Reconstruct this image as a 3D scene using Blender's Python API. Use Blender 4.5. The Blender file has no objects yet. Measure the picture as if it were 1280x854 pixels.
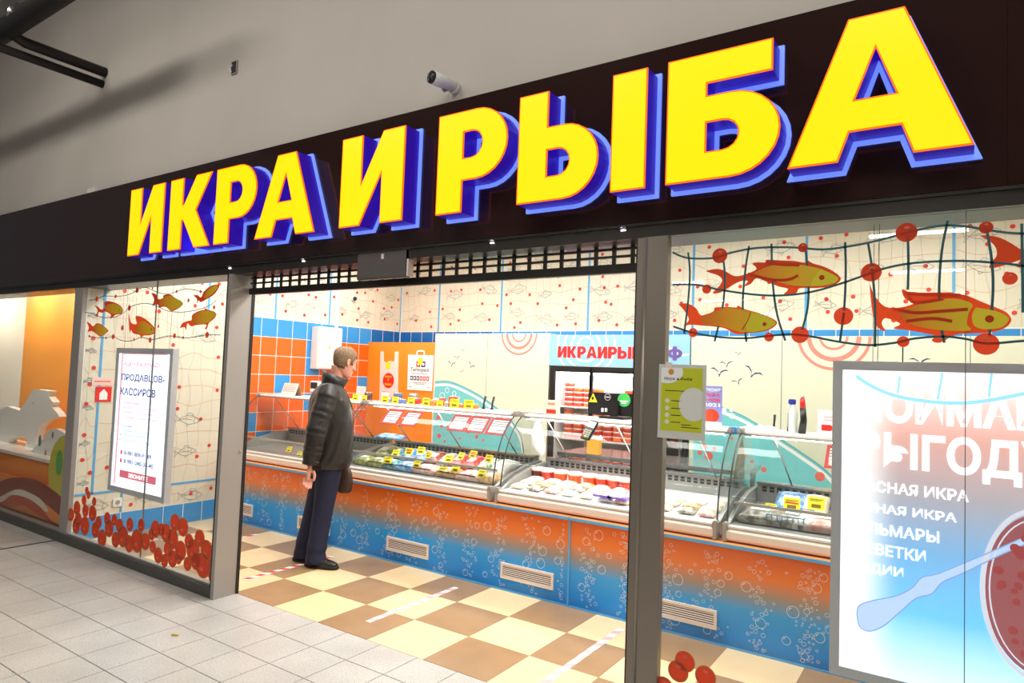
import bpy, bmesh, math, random
from mathutils import Vector, Matrix
from mathutils.geometry import tessellate_polygon

SC = bpy.context.scene
COL = SC.collection
random.seed(7)
R = math.radians

# ------------------------------------------------------------------ camera
F_PX, YAW, PITCH, ROLL = 835.033, 0.59137, 0.04951, 0.03749
CAM = Vector((4.346, -3.428, 1.646))
_fw = Vector((-math.sin(YAW) * math.cos(PITCH), math.cos(YAW) * math.cos(PITCH), math.sin(PITCH)))
_r0 = Vector((math.cos(YAW), math.sin(YAW), 0))
_u0 = _r0.cross(_fw)
_r = _r0 * math.cos(ROLL) + _u0 * math.sin(ROLL)
_u = -_r0 * math.sin(ROLL) + _u0 * math.cos(ROLL)
cam = bpy.data.objects.new('camera', bpy.data.cameras.new('camera'))
cam.data.sensor_fit = 'HORIZONTAL'
cam.data.sensor_width = 36.0
cam.data.lens = F_PX * 36.0 / 1280.0
cam.data.clip_start = 0.05
M = Matrix((( _r.x, _u.x, -_fw.x, CAM.x), (_r.y, _u.y, -_fw.y, CAM.y), (_r.z, _u.z, -_fw.z, CAM.z), (0, 0, 0, 1)))
cam.matrix_world = M
COL.objects.link(cam)
SC.camera = cam


def at(px, py, ax, v):
    """the point of the world plane (axis ax = v) seen at a pixel of the photograph"""
    d = _fw + _r * ((px - 640) / F_PX) - _u * ((py - 427) / F_PX)
    return CAM + d * ((v - CAM[ax]) / d[ax])


# ------------------------------------------------------------------ world, lights, exposure
W = bpy.data.worlds.new('world'); SC.world = W
W.use_nodes = True
W.node_tree.nodes['Background'].inputs[0].default_value = (0.62, 0.66, 0.72, 1)
W.node_tree.nodes['Background'].inputs[1].default_value = 0.10
SC.view_settings.view_transform = 'Standard'
SC.view_settings.look = 'None'
SC.view_settings.gamma = 1.0
SC.view_settings.use_curve_mapping = False
SC.view_settings.exposure = 0.25


def area(name, loc, sx, sy, power, color=(1, 1, 1), rot=(0, 0, 0), parent=None):
    l = bpy.data.lights.new(name, 'AREA'); l.shape = 'RECTANGLE'; l.size = sx; l.size_y = sy
    l.energy = power; l.color = color
    o = bpy.data.objects.new(name, l); COL.objects.link(o)
    o.location = loc; o.rotation_euler = rot
    if parent is not None:
        o.parent = parent
    return o


STORE_Z = 3.22          # store ceiling
LAMP_ROWS = [(-1.2, 0.45), (0.6, 0.45), (2.4, 0.45), (4.2, 0.45), (-1.2, 2.2), (0.6, 2.2), (2.4, 2.2), (4.2, 2.2)]
for (x, y) in LAMP_ROWS:
    area('store_light', (x, y, STORE_Z - 0.06), 1.1, 0.5, 30 if y < 1 else 19, (1.0, 0.975, 0.935))
for x in (-2.2, 0.8, 3.8, 6.5):
    area('mall_light', (x, -3.6, 5.6), 1.6, 0.8, 60, (1.0, 0.95, 0.88))

# ------------------------------------------------------------------ key planes (metres)
YF = -0.616     # outer face of the shop front
YG = -0.575     # glass
YB = -0.43      # store floor starts
YC = 0.882      # counter front
XL = -2.246     # left wall of the store
YW = 3.53       # back wall
YP = 2.94       # cabinet panel wall in front of the back wall
U = 0.45        # store floor tile
MU = 0.2925     # mall floor tile

# ------------------------------------------------------------------ materials
MATS = {}


def mat(name, col, rough=0.5, metal=0.0, emis=0.0, ecol=None, noise=0.0, nscale=20.0, spec=0.5, bump=0.0, bscale=200.0, coat=0.0, sheen=0):
    if name in MATS:
        return MATS[name]
    m = bpy.data.materials.new(name); m.use_nodes = True
    nt = m.node_tree; b = nt.nodes['Principled BSDF']
    b.inputs['Roughness'].default_value = rough
    b.inputs['Metallic'].default_value = metal
    b.inputs['Specular IOR Level'].default_value = spec
    b.inputs['Coat Weight'].default_value = coat
    if sheen:
        b.inputs['Sheen Weight'].default_value = sheen
    c = (col[0], col[1], col[2], 1)
    b.inputs['Base Color'].default_value = c
    if noise > 0 or bump > 0:
        tc = nt.nodes.new('ShaderNodeTexCoord')
    if noise > 0:
        n = nt.nodes.new('ShaderNodeTexNoise'); n.inputs['Scale'].default_value = nscale; n.inputs['Detail'].default_value = 4
        rp = nt.nodes.new('ShaderNodeValToRGB')
        k = 1 - noise
        rp.color_ramp.elements[0].position = 0.3; rp.color_ramp.elements[1].position = 0.7
        rp.color_ramp.elements[0].color = (col[0] * k, col[1] * k, col[2] * k, 1)
        rp.color_ramp.elements[1].color = (min(1, col[0] * (1 + noise * .5)), min(1, col[1] * (1 + noise * .5)), min(1, col[2] * (1 + noise * .5)), 1)
        nt.links.new(tc.outputs['Object'], n.inputs['Vector'])
        nt.links.new(n.outputs['Fac'], rp.inputs['Fac'])
        nt.links.new(rp.outputs['Color'], b.inputs['Base Color'])
    if bump > 0:
        n2 = nt.nodes.new('ShaderNodeTexNoise'); n2.inputs['Scale'].default_value = bscale
        bp = nt.nodes.new('ShaderNodeBump'); bp.inputs['Strength'].default_value = bump; bp.inputs['Distance'].default_value = 0.01
        nt.links.new(tc.outputs['Object'], n2.inputs['Vector'])
        nt.links.new(n2.outputs['Fac'], bp.inputs['Height'])
        nt.links.new(bp.outputs['Normal'], b.inputs['Normal'])
    if emis > 0:
        e = ecol or col
        b.inputs['Emission Color'].default_value = (e[0], e[1], e[2], 1)
        b.inputs['Emission Strength'].default_value = emis
    MATS[name] = m
    return m


def srgb(r, g, b):
    f = lambda c: ((c / 255 + 0.055) / 1.055) ** 2.4 if c > 10 else c / 255 / 12.92
    return (f(r), f(g), f(b))


def glass_mat(name, tint=(0.97, 0.985, 0.98), refl=1.0, rough=0.0, base=0.0):
    if name in MATS:
        return MATS[name]
    m = bpy.data.materials.new(name); m.use_nodes = True
    nt = m.node_tree; nt.nodes.remove(nt.nodes['Principled BSDF'])
    out = nt.nodes['Material Output']
    t = nt.nodes.new('ShaderNodeBsdfTransparent'); t.inputs[0].default_value = (*tint, 1)
    g = nt.nodes.new('ShaderNodeBsdfGlossy'); g.inputs['Roughness'].default_value = rough
    fr = nt.nodes.new('ShaderNodeLayerWeight'); fr.inputs['Blend'].default_value = 0.5
    pw = nt.nodes.new('ShaderNodeMath'); pw.operation = 'POWER'; pw.inputs[1].default_value = 5.0
    mu = nt.nodes.new('ShaderNodeMath'); mu.operation = 'MULTIPLY_ADD'; mu.inputs[1].default_value = 0.5 * refl; mu.inputs[2].default_value = 0.022 * refl + base
    mx = nt.nodes.new('ShaderNodeMixShader')
    nt.links.new(fr.outputs['Facing'], pw.inputs[0]); nt.links.new(pw.outputs[0], mu.inputs[0]); nt.links.new(mu.outputs[0], mx.inputs[0])
    nt.links.new(t.outputs[0], mx.inputs[1]); nt.links.new(g.outputs[0], mx.inputs[2])
    nt.links.new(mx.outputs[0], out.inputs[0])
    MATS[name] = m
    return m


def ramp_mat(name, stops, axis='Z', coord='Object', lo=0.0, hi=1.0, rough=0.4, emis=0.0, noise=0.0, coat=0.0):
    """a printed colour gradient along one axis"""
    if name in MATS:
        return MATS[name]
    m = bpy.data.materials.new(name); m.use_nodes = True
    nt = m.node_tree; b = nt.nodes['Principled BSDF']; b.inputs['Roughness'].default_value = rough
    b.inputs['Coat Weight'].default_value = coat
    tc = nt.nodes.new('ShaderNodeTexCoord'); sp = nt.nodes.new('ShaderNodeSeparateXYZ')
    mr = nt.nodes.new('ShaderNodeMapRange'); mr.inputs['From Min'].default_value = lo; mr.inputs['From Max'].default_value = hi
    rp = nt.nodes.new('ShaderNodeValToRGB')
    els = rp.color_ramp.elements
    while len(els) < len(stops):
        els.new(0.5)
    for e, (p, c) in zip(els, stops):
        e.position = p; e.color = (*c, 1)
    nt.links.new(tc.outputs[coord], sp.inputs[0])
    if noise > 0:
        n = nt.nodes.new('ShaderNodeTexNoise'); n.inputs['Scale'].default_value = 260
        ad = nt.nodes.new('ShaderNodeMath'); ad.operation = 'MULTIPLY_ADD'; ad.inputs[1].default_value = noise
        sb = nt.nodes.new('ShaderNodeMath'); sb.operation = 'SUBTRACT'; sb.inputs[1].default_value = 0.5
        nt.links.new(tc.outputs['Object'], n.inputs['Vector'])
        nt.links.new(n.outputs['Fac'], sb.inputs[0]); nt.links.new(sb.outputs[0], ad.inputs[0])
        nt.links.new(sp.outputs[axis], ad.inputs[2]); nt.links.new(ad.outputs[0], mr.inputs['Value'])
    else:
        nt.links.new(sp.outputs[axis], mr.inputs['Value'])
    nt.links.new(mr.outputs[0], rp.inputs['Fac']); nt.links.new(rp.outputs['Color'], b.inputs['Base Color'])
    if emis > 0:
        nt.links.new(rp.outputs['Color'], b.inputs['Emission Color']); b.inputs['Emission Strength'].default_value = emis
    MATS[name] = m
    return m


def speckle_mat(name, col, dark, scale=160.0, rough=0.35):
    if name in MATS:
        return MATS[name]
    m = bpy.data.materials.new(name); m.use_nodes = True
    nt = m.node_tree; b = nt.nodes['Principled BSDF']; b.inputs['Roughness'].default_value = rough
    tc = nt.nodes.new('ShaderNodeTexCoord')
    ge = nt.nodes.new('ShaderNodeNewGeometry')
    n = nt.nodes.new('ShaderNodeTexNoise'); n.inputs['Scale'].default_value = scale; n.inputs['Detail'].default_value = 2
    rp = nt.nodes.new('ShaderNodeValToRGB'); rp.color_ramp.elements[0].position = 0.34; rp.color_ramp.elements[1].position = 0.43
    rp.color_ramp.elements[0].color = (*dark, 1); rp.color_ramp.elements[1].color = (*col, 1)
    n2 = nt.nodes.new('ShaderNodeTexNoise'); n2.inputs['Scale'].default_value = 2.2; n2.inputs['Detail'].default_value = 3
    mx = nt.nodes.new('ShaderNodeMixRGB'); mx.blend_type = 'MULTIPLY'; mx.inputs[0].default_value = 0.5
    rp2 = nt.nodes.new('ShaderNodeValToRGB'); rp2.color_ramp.elements[0].position = 0.3; rp2.color_ramp.elements[1].position = 0.65
    rp2.color_ramp.elements[0].color = (0.62, 0.62, 0.63, 1)
    nt.links.new(ge.outputs['Position'], n.inputs['Vector']); nt.links.new(ge.outputs['Position'], n2.inputs['Vector'])
    nt.links.new(n.outputs['Fac'], rp.inputs['Fac']); nt.links.new(n2.outputs['Fac'], rp2.inputs['Fac'])
    nt.links.new(rp.outputs[0], mx.inputs[1]); nt.links.new(rp2.outputs[0], mx.inputs[2])
    nt.links.new(mx.outputs[0], b.inputs['Base Color'])
    MATS[name] = m
    return m


def vinyl(m, k=0.45):
    """printed film: lets part of the light from behind through"""
    nt = m.node_tree; b = nt.nodes['Principled BSDF']; out = nt.nodes['Material Output']
    tr = nt.nodes.new('ShaderNodeBsdfTranslucent'); mx = nt.nodes.new('ShaderNodeMixShader'); mx.inputs[0].default_value = k
    src = b.inputs['Base Color']
    if src.links: nt.links.new(src.links[0].from_socket, tr.inputs[0])
    else: tr.inputs[0].default_value = src.default_value
    nt.links.new(b.outputs[0], mx.inputs[1]); nt.links.new(tr.outputs[0], mx.inputs[2]); nt.links.new(mx.outputs[0], out.inputs[0])


# ------------------------------------------------------------------ mesh builder
class MB:
    def __init__(s):
        s.v = []; s.f = []

    def add(s, vs, fs):
        o = len(s.v)
        s.v += [tuple(p) for p in vs]
        s.f += [tuple(i + o for i in f) for f in fs]
        return s

    def box(s, x0, x1, y0, y1, z0, z1):
        vs = [(x, y, z) for x in (x0, x1) for y in (y0, y1) for z in (z0, z1)]
        return s.add(vs, [(0, 1, 3, 2), (4, 6, 7, 5), (0, 4, 5, 1), (2, 3, 7, 6), (0, 2, 6, 4), (1, 5, 7, 3)])

    def bbox(s, x0, x1, y0, y1, z0, z1, b):
        """box with chamfered edges"""
        bm = bmesh.new(); bmesh.ops.create_cube(bm, size=1)
        for v in bm.verts:
            v.co = Vector(((x0 + x1) / 2 + v.co.x * (x1 - x0), (y0 + y1) / 2 + v.co.y * (y1 - y0), (z0 + z1) / 2 + v.co.z * (z1 - z0)))
        bmesh.ops.bevel(bm, geom=list(bm.edges), offset=b, segments=2, affect='EDGES')
        bm.verts.index_update()
        s.add([v.co.copy() for v in bm.verts], [[v.index for v in f.verts] for f in bm.faces]); bm.free()
        return s

    def flat(s, loops, fn):
        """tessellated polygon with holes; loops of 2-D points, fn maps to 3-D"""
        pts = [[Vector((p[0], p[1], 0)) for p in l] for l in loops]
        flatp = [p for l in loops for p in l]
        tris = tessellate_polygon(pts)
        return s.add([fn(*p) for p in flatp], [tuple(t) for t in tris])

    def prism(s, loops, f0, f1, cap0=True, cap1=True):
        """solid between two mappings of the same outline (f0 front, f1 back)"""
        if cap0: s.flat(loops, f0)
        if cap1: s.flat(loops, f1)
        for l in loops:
            n = len(l)
            a = [f0(*p) for p in l]; b = [f1(*p) for p in l]
            s.add(a + b, [(i, (i + 1) % n, n + (i + 1) % n, n + i) for i in range(n)])
        return s

    def ribbon(s, pts, w, fn):
        n = len(pts); vs = []
        for i in range(n):
            a = pts[max(0, i - 1)]; b = pts[min(n - 1, i + 1)]
            dx, dy = b[0] - a[0], b[1] - a[1]; L = math.hypot(dx, dy) or 1
            nx, ny = -dy / L * w / 2, dx / L * w / 2
            vs += [fn(pts[i][0] + nx, pts[i][1] + ny), fn(pts[i][0] - nx, pts[i][1] - ny)]
        return s.add(vs, [(2 * i, 2 * i + 1, 2 * i + 3, 2 * i + 2) for i in range(n - 1)])

    def disc(s, cx, cy, r, fn, n=16, ry=None):
        ry = r if ry is None else ry
        return s.add([fn(cx + r * math.cos(2 * math.pi * k / n), cy + ry * math.sin(2 * math.pi * k / n)) for k in range(n)], [tuple(range(n))])

    def ring(s, cx, cy, r, w, fn, n=20, ry=None, a0=0, a1=2 * math.pi):
        ry = r if ry is None else ry
        full = abs(a1 - a0 - 2 * math.pi) < 1e-6
        k = n if full else n + 1
        vs = []
        for i in range(k):
            a = a0 + (a1 - a0) * i / n
            vs += [fn(cx + (r - w / 2) * math.cos(a), cy + (ry - w / 2) * math.sin(a)), fn(cx + (r + w / 2) * math.cos(a), cy + (ry + w / 2) * math.sin(a))]
        m = len(vs)
        return s.add(vs, [(2 * i, 2 * i + 1, (2 * i + 3) % m, (2 * i + 2) % m) for i in range(n if full else n)])

    def tube(s, pts, r, n=8, cap=True, sq=1.0):
        """tube along a path; r a number or one per point"""
        pts = [Vector(p) for p in pts]
        rs = r if isinstance(r, (list, tuple)) else [r] * len(pts)
        rings = []; up = Vector((0, 0, 1))
        prev = None
        for i, p in enumerate(pts):
            d = (pts[min(i + 1, len(pts) - 1)] - pts[max(i - 1, 0)]).normalized()
            if prev is None:
                a = d.cross(up)
                if a.length < 1e-3: a = d.cross(Vector((1, 0, 0)))
            else:
                a = prev - d * prev.dot(d)
            a.normalize(); prev = a; b = d.cross(a)
            rr = rs[i]
            ra, rb = (rr if isinstance(rr, tuple) else (rr, rr))
            rings.append([p + a * (ra * math.cos(2 * math.pi * k / n)) + b * (rb * math.sin(2 * math.pi * k / n)) for k in range(n)])
        return s.loft(rings, cap)

    def loft(s, rings, cap=True):
        n = len(rings[0]); vs = [v for rg in rings for v in rg]; fs = []
        for i in range(len(rings) - 1):
            for k in range(n):
                fs.append((i * n + k, i * n + (k + 1) % n, (i + 1) * n + (k + 1) % n, (i + 1) * n + k))
        if cap:
            fs.append(tuple(range(n - 1, -1, -1))); fs.append(tuple((len(rings) - 1) * n + k for k in range(n)))
        return s.add(vs, fs)

    def lathe(s, prof, c=(0, 0, 0), n=16):
        return s.loft([[(c[0] + r * math.cos(2 * math.pi * k / n), c[1] + r * math.sin(2 * math.pi * k / n), c[2] + z) for k in range(n)] for (r, z) in prof])

    def sphere(s, c, r, n=12, m=8):
        rx, ry, rz = r if isinstance(r, tuple) else (r, r, r)
        rings = []
        for i in range(m + 1):
            t = math.pi * (i + 0.02 if i == 0 else i - 0.02 if i == m else i) / m
            rings.append([(c[0] + rx * math.sin(t) * math.cos(2 * math.pi * k / n), c[1] + ry * math.sin(t) * math.sin(2 * math.pi * k / n), c[2] - rz * math.cos(t)) for k in range(n)])
        return s.loft(rings)

    def sheet(s, prof, x0, x1, fn=None):
        """profile of (y,z) points swept along x"""
        vs = []
        for (y, z) in prof:
            vs += [(x0, y, z), (x1, y, z)]
        return s.add(vs, [(2 * i, 2 * i + 1, 2 * i + 3, 2 * i + 2) for i in range(len(prof) - 1)])

    def xform(s, Mx):
        s.v = [tuple(Mx @ Vector(p)) for p in s.v]
        return s

    def build(s, name, m, parent=None, smooth=False, local=False):
        me = bpy.data.meshes.new(name)
        off = Vector((0, 0, 0)); loc = Vector((0, 0, 0))
        if parent is not None and not local:
            q = parent
            while q is not None:
                off += q.location; q = q.parent
        elif parent is None and s.v and not local:
            xs, ys, zs = zip(*s.v)
            off = loc = Vector(((min(xs) + max(xs)) / 2, (min(ys) + max(ys)) / 2, min(zs)))
        me.from_pydata([(p[0] - off.x, p[1] - off.y, p[2] - off.z) for p in s.v], [], s.f)
        me.validate()
        bm = bmesh.new(); bm.from_mesh(me); bmesh.ops.recalc_face_normals(bm, faces=bm.faces); bm.to_mesh(me); bm.free()
        if smooth:
            for p in me.polygons: p.use_smooth = True
        if isinstance(m, str): m = MATS[m]
        if m: me.materials.append(m)
        o = bpy.data.objects.new(name, me); COL.objects.link(o)
        o.location = loc
        o.parent = parent
        return o


def tag(o, label, cat=None, group=None):
    o['label'] = label
    if cat: o['category'] = cat
    if group: o['group'] = group
    return o


def struct(o, label=None):
    o['kind'] = 'structure'
    if label: o['label'] = label
    return o


def stuff(o):
    o['kind'] = 'stuff'
    return o


def thing(name, label, cat, loc=(0, 0, 0), group=None):
    o = bpy.data.objects.new(name, None); COL.objects.link(o); o.location = loc
    o.empty_display_size = 0.05
    return tag(o, label, cat, group)


def inst(src, name, parent, loc, scale=None, rot=None):
    """a part that shares mesh data; loc is world, parents carry no rotation"""
    o = bpy.data.objects.new(name, src if isinstance(src, bpy.types.Mesh) else src.data)
    COL.objects.link(o); o.parent = parent
    off = Vector((0, 0, 0)); q = parent
    while q is not None:
        off += q.location; q = q.parent
    o.location = Vector(loc) - off
    if scale: o.scale = scale
    if rot: o.rotation_euler = rot
    return o


def copy_tree(o, parent=None):
    c = o.copy(); COL.objects.link(c); c.parent = parent
    for ch in o.children:
        copy_tree(ch, c)
    return c


def mesh_of(mb, name, m, smooth=False):
    o = mb.build(name, m, None, smooth, local=True)
    me = o.data; bpy.data.objects.remove(o)
    return me


def onY(y):
    return lambda u, v: (u, y, v)


def onX(x):
    return lambda u, v: (x, u, v)


def onZ(z):
    return lambda u, v: (u, v, z)


ORD = ['first', 'second', 'third', 'fourth', 'fifth', 'sixth', 'seventh', 'eighth', 'ninth', 'tenth', 'eleventh', 'twelfth', 'thirteenth', 'fourteenth', 'fifteenth', 'sixteenth', 'seventeenth', 'eighteenth', 'nineteenth', 'twentieth']

for _t, _n in (('twenty', 20), ('thirty', 30), ('forty', 40)):
    if _n > 20: ORD.append({'thirty': 'thirtieth', 'forty': 'fortieth'}[_t])
    for _k in range(9): ORD.append(_t + '-' + ORD[_k])

_TXT = {}


def text_geo(body, bold=0.0):
    """flat outline of a line of writing, scaled to the box 0..1 x 0..1"""
    k = (body, bold)
    if k in _TXT: return _TXT[k]
    c = bpy.data.curves.new('writing', 'FONT'); c.body = body; c.size = 1; c.offset = bold; c.resolution_u = 3; c.fill_mode = 'FRONT'
    c.dimensions = '2D'
    o = bpy.data.objects.new('writing', c); COL.objects.link(o)
    me = o.to_mesh()
    vs = [(v.co.x, v.co.y) for v in me.vertices]; fs = [tuple(p.vertices) for p in me.polygons]
    o.to_mesh_clear(); bpy.data.objects.remove(o); bpy.data.curves.remove(c)
    x0 = min(p[0] for p in vs); x1 = max(p[0] for p in vs); y0 = min(p[1] for p in vs); y1 = max(p[1] for p in vs)
    vs = [((p[0] - x0) / (x1 - x0), (p[1] - y0) / (y1 - y0)) for p in vs]
    _TXT[k] = (vs, fs, (x1 - x0) / (y1 - y0))
    return _TXT[k]


def text(mb, body, u0, u1, v0, v1, fn, bold=0.0):
    vs, fs, asp = text_geo(body, bold)
    return mb.add([fn(u0 + (u1 - u0) * p[0], v0 + (v1 - v0) * p[1]) for p in vs], fs)


def curve_pts(pts, n=6):
    """Catmull-Rom through 2-D points"""
    out = []
    P = [pts[0]] + list(pts) + [pts[-1]]
    for i in range(1, len(P) - 2):
        for k in range(n):
            t = k / n
            q = []
            for d in (0, 1):
                a, b, c, e = P[i - 1][d], P[i][d], P[i + 1][d], P[i + 2][d]
                q.append(0.5 * (2 * b + (c - a) * t + (2 * a - 5 * b + 4 * c - e) * t * t + (3 * b - a - 3 * c + e) * t ** 3))
            out.append(tuple(q))
    out.append(tuple(pts[-1]))
    return out


def offset_loop(l, d):
    """mitred outline offset; d > 0 grows a counter-clockwise loop"""
    n = len(l); out = []
    for i in range(n):
        p0, p, p1 = l[i - 1], l[i], l[(i + 1) % n]
        a = Vector((p[0] - p0[0], p[1] - p0[1])).normalized(); b = Vector((p1[0] - p[0], p1[1] - p[1])).normalized()
        na = Vector((a.y, -a.x)); nb = Vector((b.y, -b.x))
        m = na + nb
        k = m.length_squared
        m = m * (2 / k) if k > 0.25 else m.normalized() * 2
        if m.length > 2.2: m = m.normalized() * 2.2
        out.append((p[0] + m.x * d, p[1] + m.y * d))
    return out


def area2(l):
    return sum(l[i - 1][0] * l[i][1] - l[i][0] * l[i - 1][1] for i in range(len(l))) / 2


def grow(loops, d):
    out = []
    for i, l in enumerate(loops):
        ccw = area2(l) > 0
        l2 = l if ccw else l[::-1]
        out.append(offset_loop(l2, d if i == 0 else -d))
    return out


# ------------------------------------------------------------------ palette
mat('wall_paint', srgb(214, 206, 196), 0.85, noise=0.05, nscale=1.2)
mat('dark_metal', srgb(62, 58, 54), 0.35, 0.6)
mat('alu_grey', srgb(168, 162, 156), 0.45, 0.4)
mat('alu_light', srgb(206, 206, 210), 0.4, 0.25)
mat('pillar_metal', srgb(138, 128, 116), 0.33, 0.45)
mat('sill_metal', srgb(92, 92, 88), 0.4, 0.6)
mat('black_gloss', srgb(50, 32, 28), 0.10, 0.0, spec=0.5)
mat('black_frame', srgb(26, 24, 24), 0.4)
mat('white_paint', srgb(240, 240, 238), 0.45)
mat('white_gloss', srgb(244, 244, 242), 0.2)
mat('cream_print', srgb(220, 224, 200), 0.6, spec=0.3)
mat('beige_print', srgb(228, 221, 202), 0.4)
mat('tan_line', srgb(226, 186, 158), 0.5)
mat('net_grey', srgb(206, 194, 166), 0.5)
mat('fish_line', srgb(128, 140, 150), 0.5)
mat('red_dot', srgb(222, 58, 38), 0.5)
mat('sky_blue', srgb(88, 170, 226), 0.4)
mat('tile_orange', srgb(243, 102, 28), 0.22)
mat('tile_blue', srgb(60, 150, 220), 0.22)
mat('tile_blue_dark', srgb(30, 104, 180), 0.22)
mat('grout', srgb(246, 240, 232), 0.8)
mat('floor_grout', srgb(168, 132, 96), 0.8)
mat('mall_grout', srgb(92, 86, 80), 0.9)
mat('floor_light', srgb(234, 208, 162), 0.28, noise=0.05, nscale=6)
mat('floor_brown', srgb(164, 131, 94), 0.28, noise=0.10, nscale=6)
speckle_mat('mall_tile', srgb(198, 195, 189), srgb(132, 130, 126))
mat('orange_panel', srgb(250, 146, 36), 0.35)
mat('teal_print', srgb(118, 204, 208), 0.6, spec=0.25)
mat('white_print', srgb(246, 246, 244), 0.4)
mat('pink_print', srgb(238, 140, 128), 0.6, spec=0.25)
mat('navy_print', srgb(40, 44, 110), 0.6, spec=0.25)
mat('red_print', srgb(232, 40, 34), 0.4)
mat('purple_print', srgb(112, 84, 160), 0.4)
mat('yellow_card', srgb(250, 232, 40), 0.45)
mat('dark_print', srgb(52, 46, 44), 0.5)
mat('grey_print', srgb(160, 160, 160), 0.5)
mat('steel', srgb(200, 200, 200), 0.22, 0.9)
mat('tub_grey', srgb(158, 160, 158), 0.4, 0.3)
mat('bumper_pink', srgb(238, 222, 210), 0.4)
mat('grey_plastic', srgb(164, 158, 150), 0.4)
mat('black_plastic', srgb(30, 28, 28), 0.35)
mat('sign_yellow', (1.0, 0.50, 0.0), 0.3, emis=1.0, ecol=(1.0, 0.51, 0.0))
mat('sign_orange', (1.0, 0.16, 0.0), 0.3, emis=0.8, ecol=(1.0, 0.14, 0.0))
mat('sign_blue', srgb(54, 20, 170), 0.35, emis=0.35, ecol=srgb(50, 14, 170))
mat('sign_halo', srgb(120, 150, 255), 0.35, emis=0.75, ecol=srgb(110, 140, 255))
mat('lamp_white', (1, 1, 1), 0.4, emis=9.0, ecol=(1.0, 0.97, 0.92))
mat('poster_white', (1, 1, 1), 0.4, emis=1.5, ecol=(1, 1, 1))
glass_mat('shop_glass', (0.965, 0.975, 0.965), refl=1.4, base=0.0)
glass_mat('case_glass', (0.975, 0.985, 0.98), refl=1.2, base=0.0)
glass_mat('film', (0.93, 0.95, 0.97), refl=1.5, rough=0.15, base=0.06)

# ================================================================== THE SETTING
# ---- mall floor
slab = struct(MB().box(-9, 9, -18.6, YB, -0.12, -0.004).build('floor', 'mall_grout'), 'speckled light grey stone tiles of the mall walkway')
tile_me = mesh_of(MB().add(*(lambda a, b, t, h: ([(-a, -a, 0), (a, -a, 0), (a, a, 0), (-a, a, 0), (-b, -b, -h), (b, -b, -h), (b, b, -h), (-b, b, -h)],
                  [(0, 1, 2, 3), (0, 4, 5, 1), (1, 5, 6, 2), (2, 6, 7, 3), (3, 7, 4, 0)]))(MU / 2 - 0.0034, MU / 2 - 0.0022, 0, 0.0035)), 'tile', 'mall_tile')
Y0 = -0.7065
rest = MB()
for i in range(-28, 28):
    for j in range(-1, 61):
        x0 = 0.0054 + i * MU; y1 = Y0 - j * MU; y0 = y1 - MU
        if j == -1: y1 = YB
        if -17 <= i <= 13 and j <= 5:
            inst(tile_me, 'tile', slab, (x0 + MU / 2, (y0 + y1) / 2, 0), (1, (y1 - y0 - 0.0068) / (MU - 0.0068), 1))
        elif j > -1 or x0 > 0:
            rest.add([(x0 + .0025, y0 + .0025, 0), (x0 + MU - .0025, y0 + .0025, 0), (x0 + MU - .0025, y1 - .0025, 0), (x0 + .0025, y1 - .0025, 0)], [(0, 1, 2, 3)])
stuff(rest.build('paving', 'mall_tile', slab))
jt = MB().box(-2.43, -2.405, -3.2, -0.62, 0.0, 0.003).build('expansion_joint', 'dark_metal', slab)

# ---- store floor
sfl = struct(MB().box(XL - 0.1, 6.6, YB, YW + 0.2, -0.12, -0.003).build('floor_store', 'floor_grout'), 'checkered cream and brown tile floor of the shop')
MB().box(XL, 0.06, -0.55, YB, -0.01, -0.003).build('showcase_base', 'floor_grout', sfl)
for par, nm in ((0, 'floor_light'), (1, 'floor_brown')):
    for i in range(-5, 14):
        for j in range(-2, 2):
            if (i + j) % 2 != par: continue
            x0, x1 = max(XL, i * U), (i + 1) * U
            y0, y1 = j * U, (j + 1) * U
            if j == -1: y0 = YB if i >= 0 else y0
            if j == -2:
                if i >= 0: continue
                y0 = -0.55
            MB().box(x0 + .0012, x1 - .0012, y0 + .0012, y1 - .0012, -0.0028, 0.0).build('tile', nm, sfl)

# ---- mall wall above the shop front, far walls, ceilings
wm = struct(MB().box(-9, 9, -0.544, -0.40, 2.346, 6.6).build('wall_mall', 'wall_paint'), 'painted beige mall wall above the black fascia')
mat('mall_far', srgb(120, 112, 106), 0.8)
struct(MB().box(-9, 9, -18.6, -18.4, 0, 6.6).build('wall_opposite', 'mall_far'))
mat('mall_ceiling', srgb(70, 68, 66), 0.9)
struct(MB().box(-9, 9, -18.6, -0.4, 6.6, 6.8).build('ceiling_mall', 'mall_ceiling'))
mat('gloss_ceiling', srgb(236, 234, 228), 0.08, spec=0.6)
struct(MB().box(XL - 0.1, 6.6, -0.4, YW + 0.1, STORE_Z, STORE_Z + 0.08).build('ceiling', 'gloss_ceiling'), 'glossy pale ceiling of the shop')

# ---- shop walls
wl = struct(MB().box(XL - 0.15, XL - 0.002, -0.56, YW + 0.1, 0, STORE_Z).build('wall_left', 'grout'), 'left shop wall of printed sheets and orange and blue tiles')
wb = struct(MB().box(XL, 6.6, YW + 0.002, YW + 0.12, 0, STORE_Z).build('wall_back', 'grout'), 'back shop wall of printed fish sheets over a blue tile band')
struct(MB().box(6.5, 6.6, -0.5, YW, 0, STORE_Z).build('wall_right', 'beige_print'))

TS = 0.2135


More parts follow.
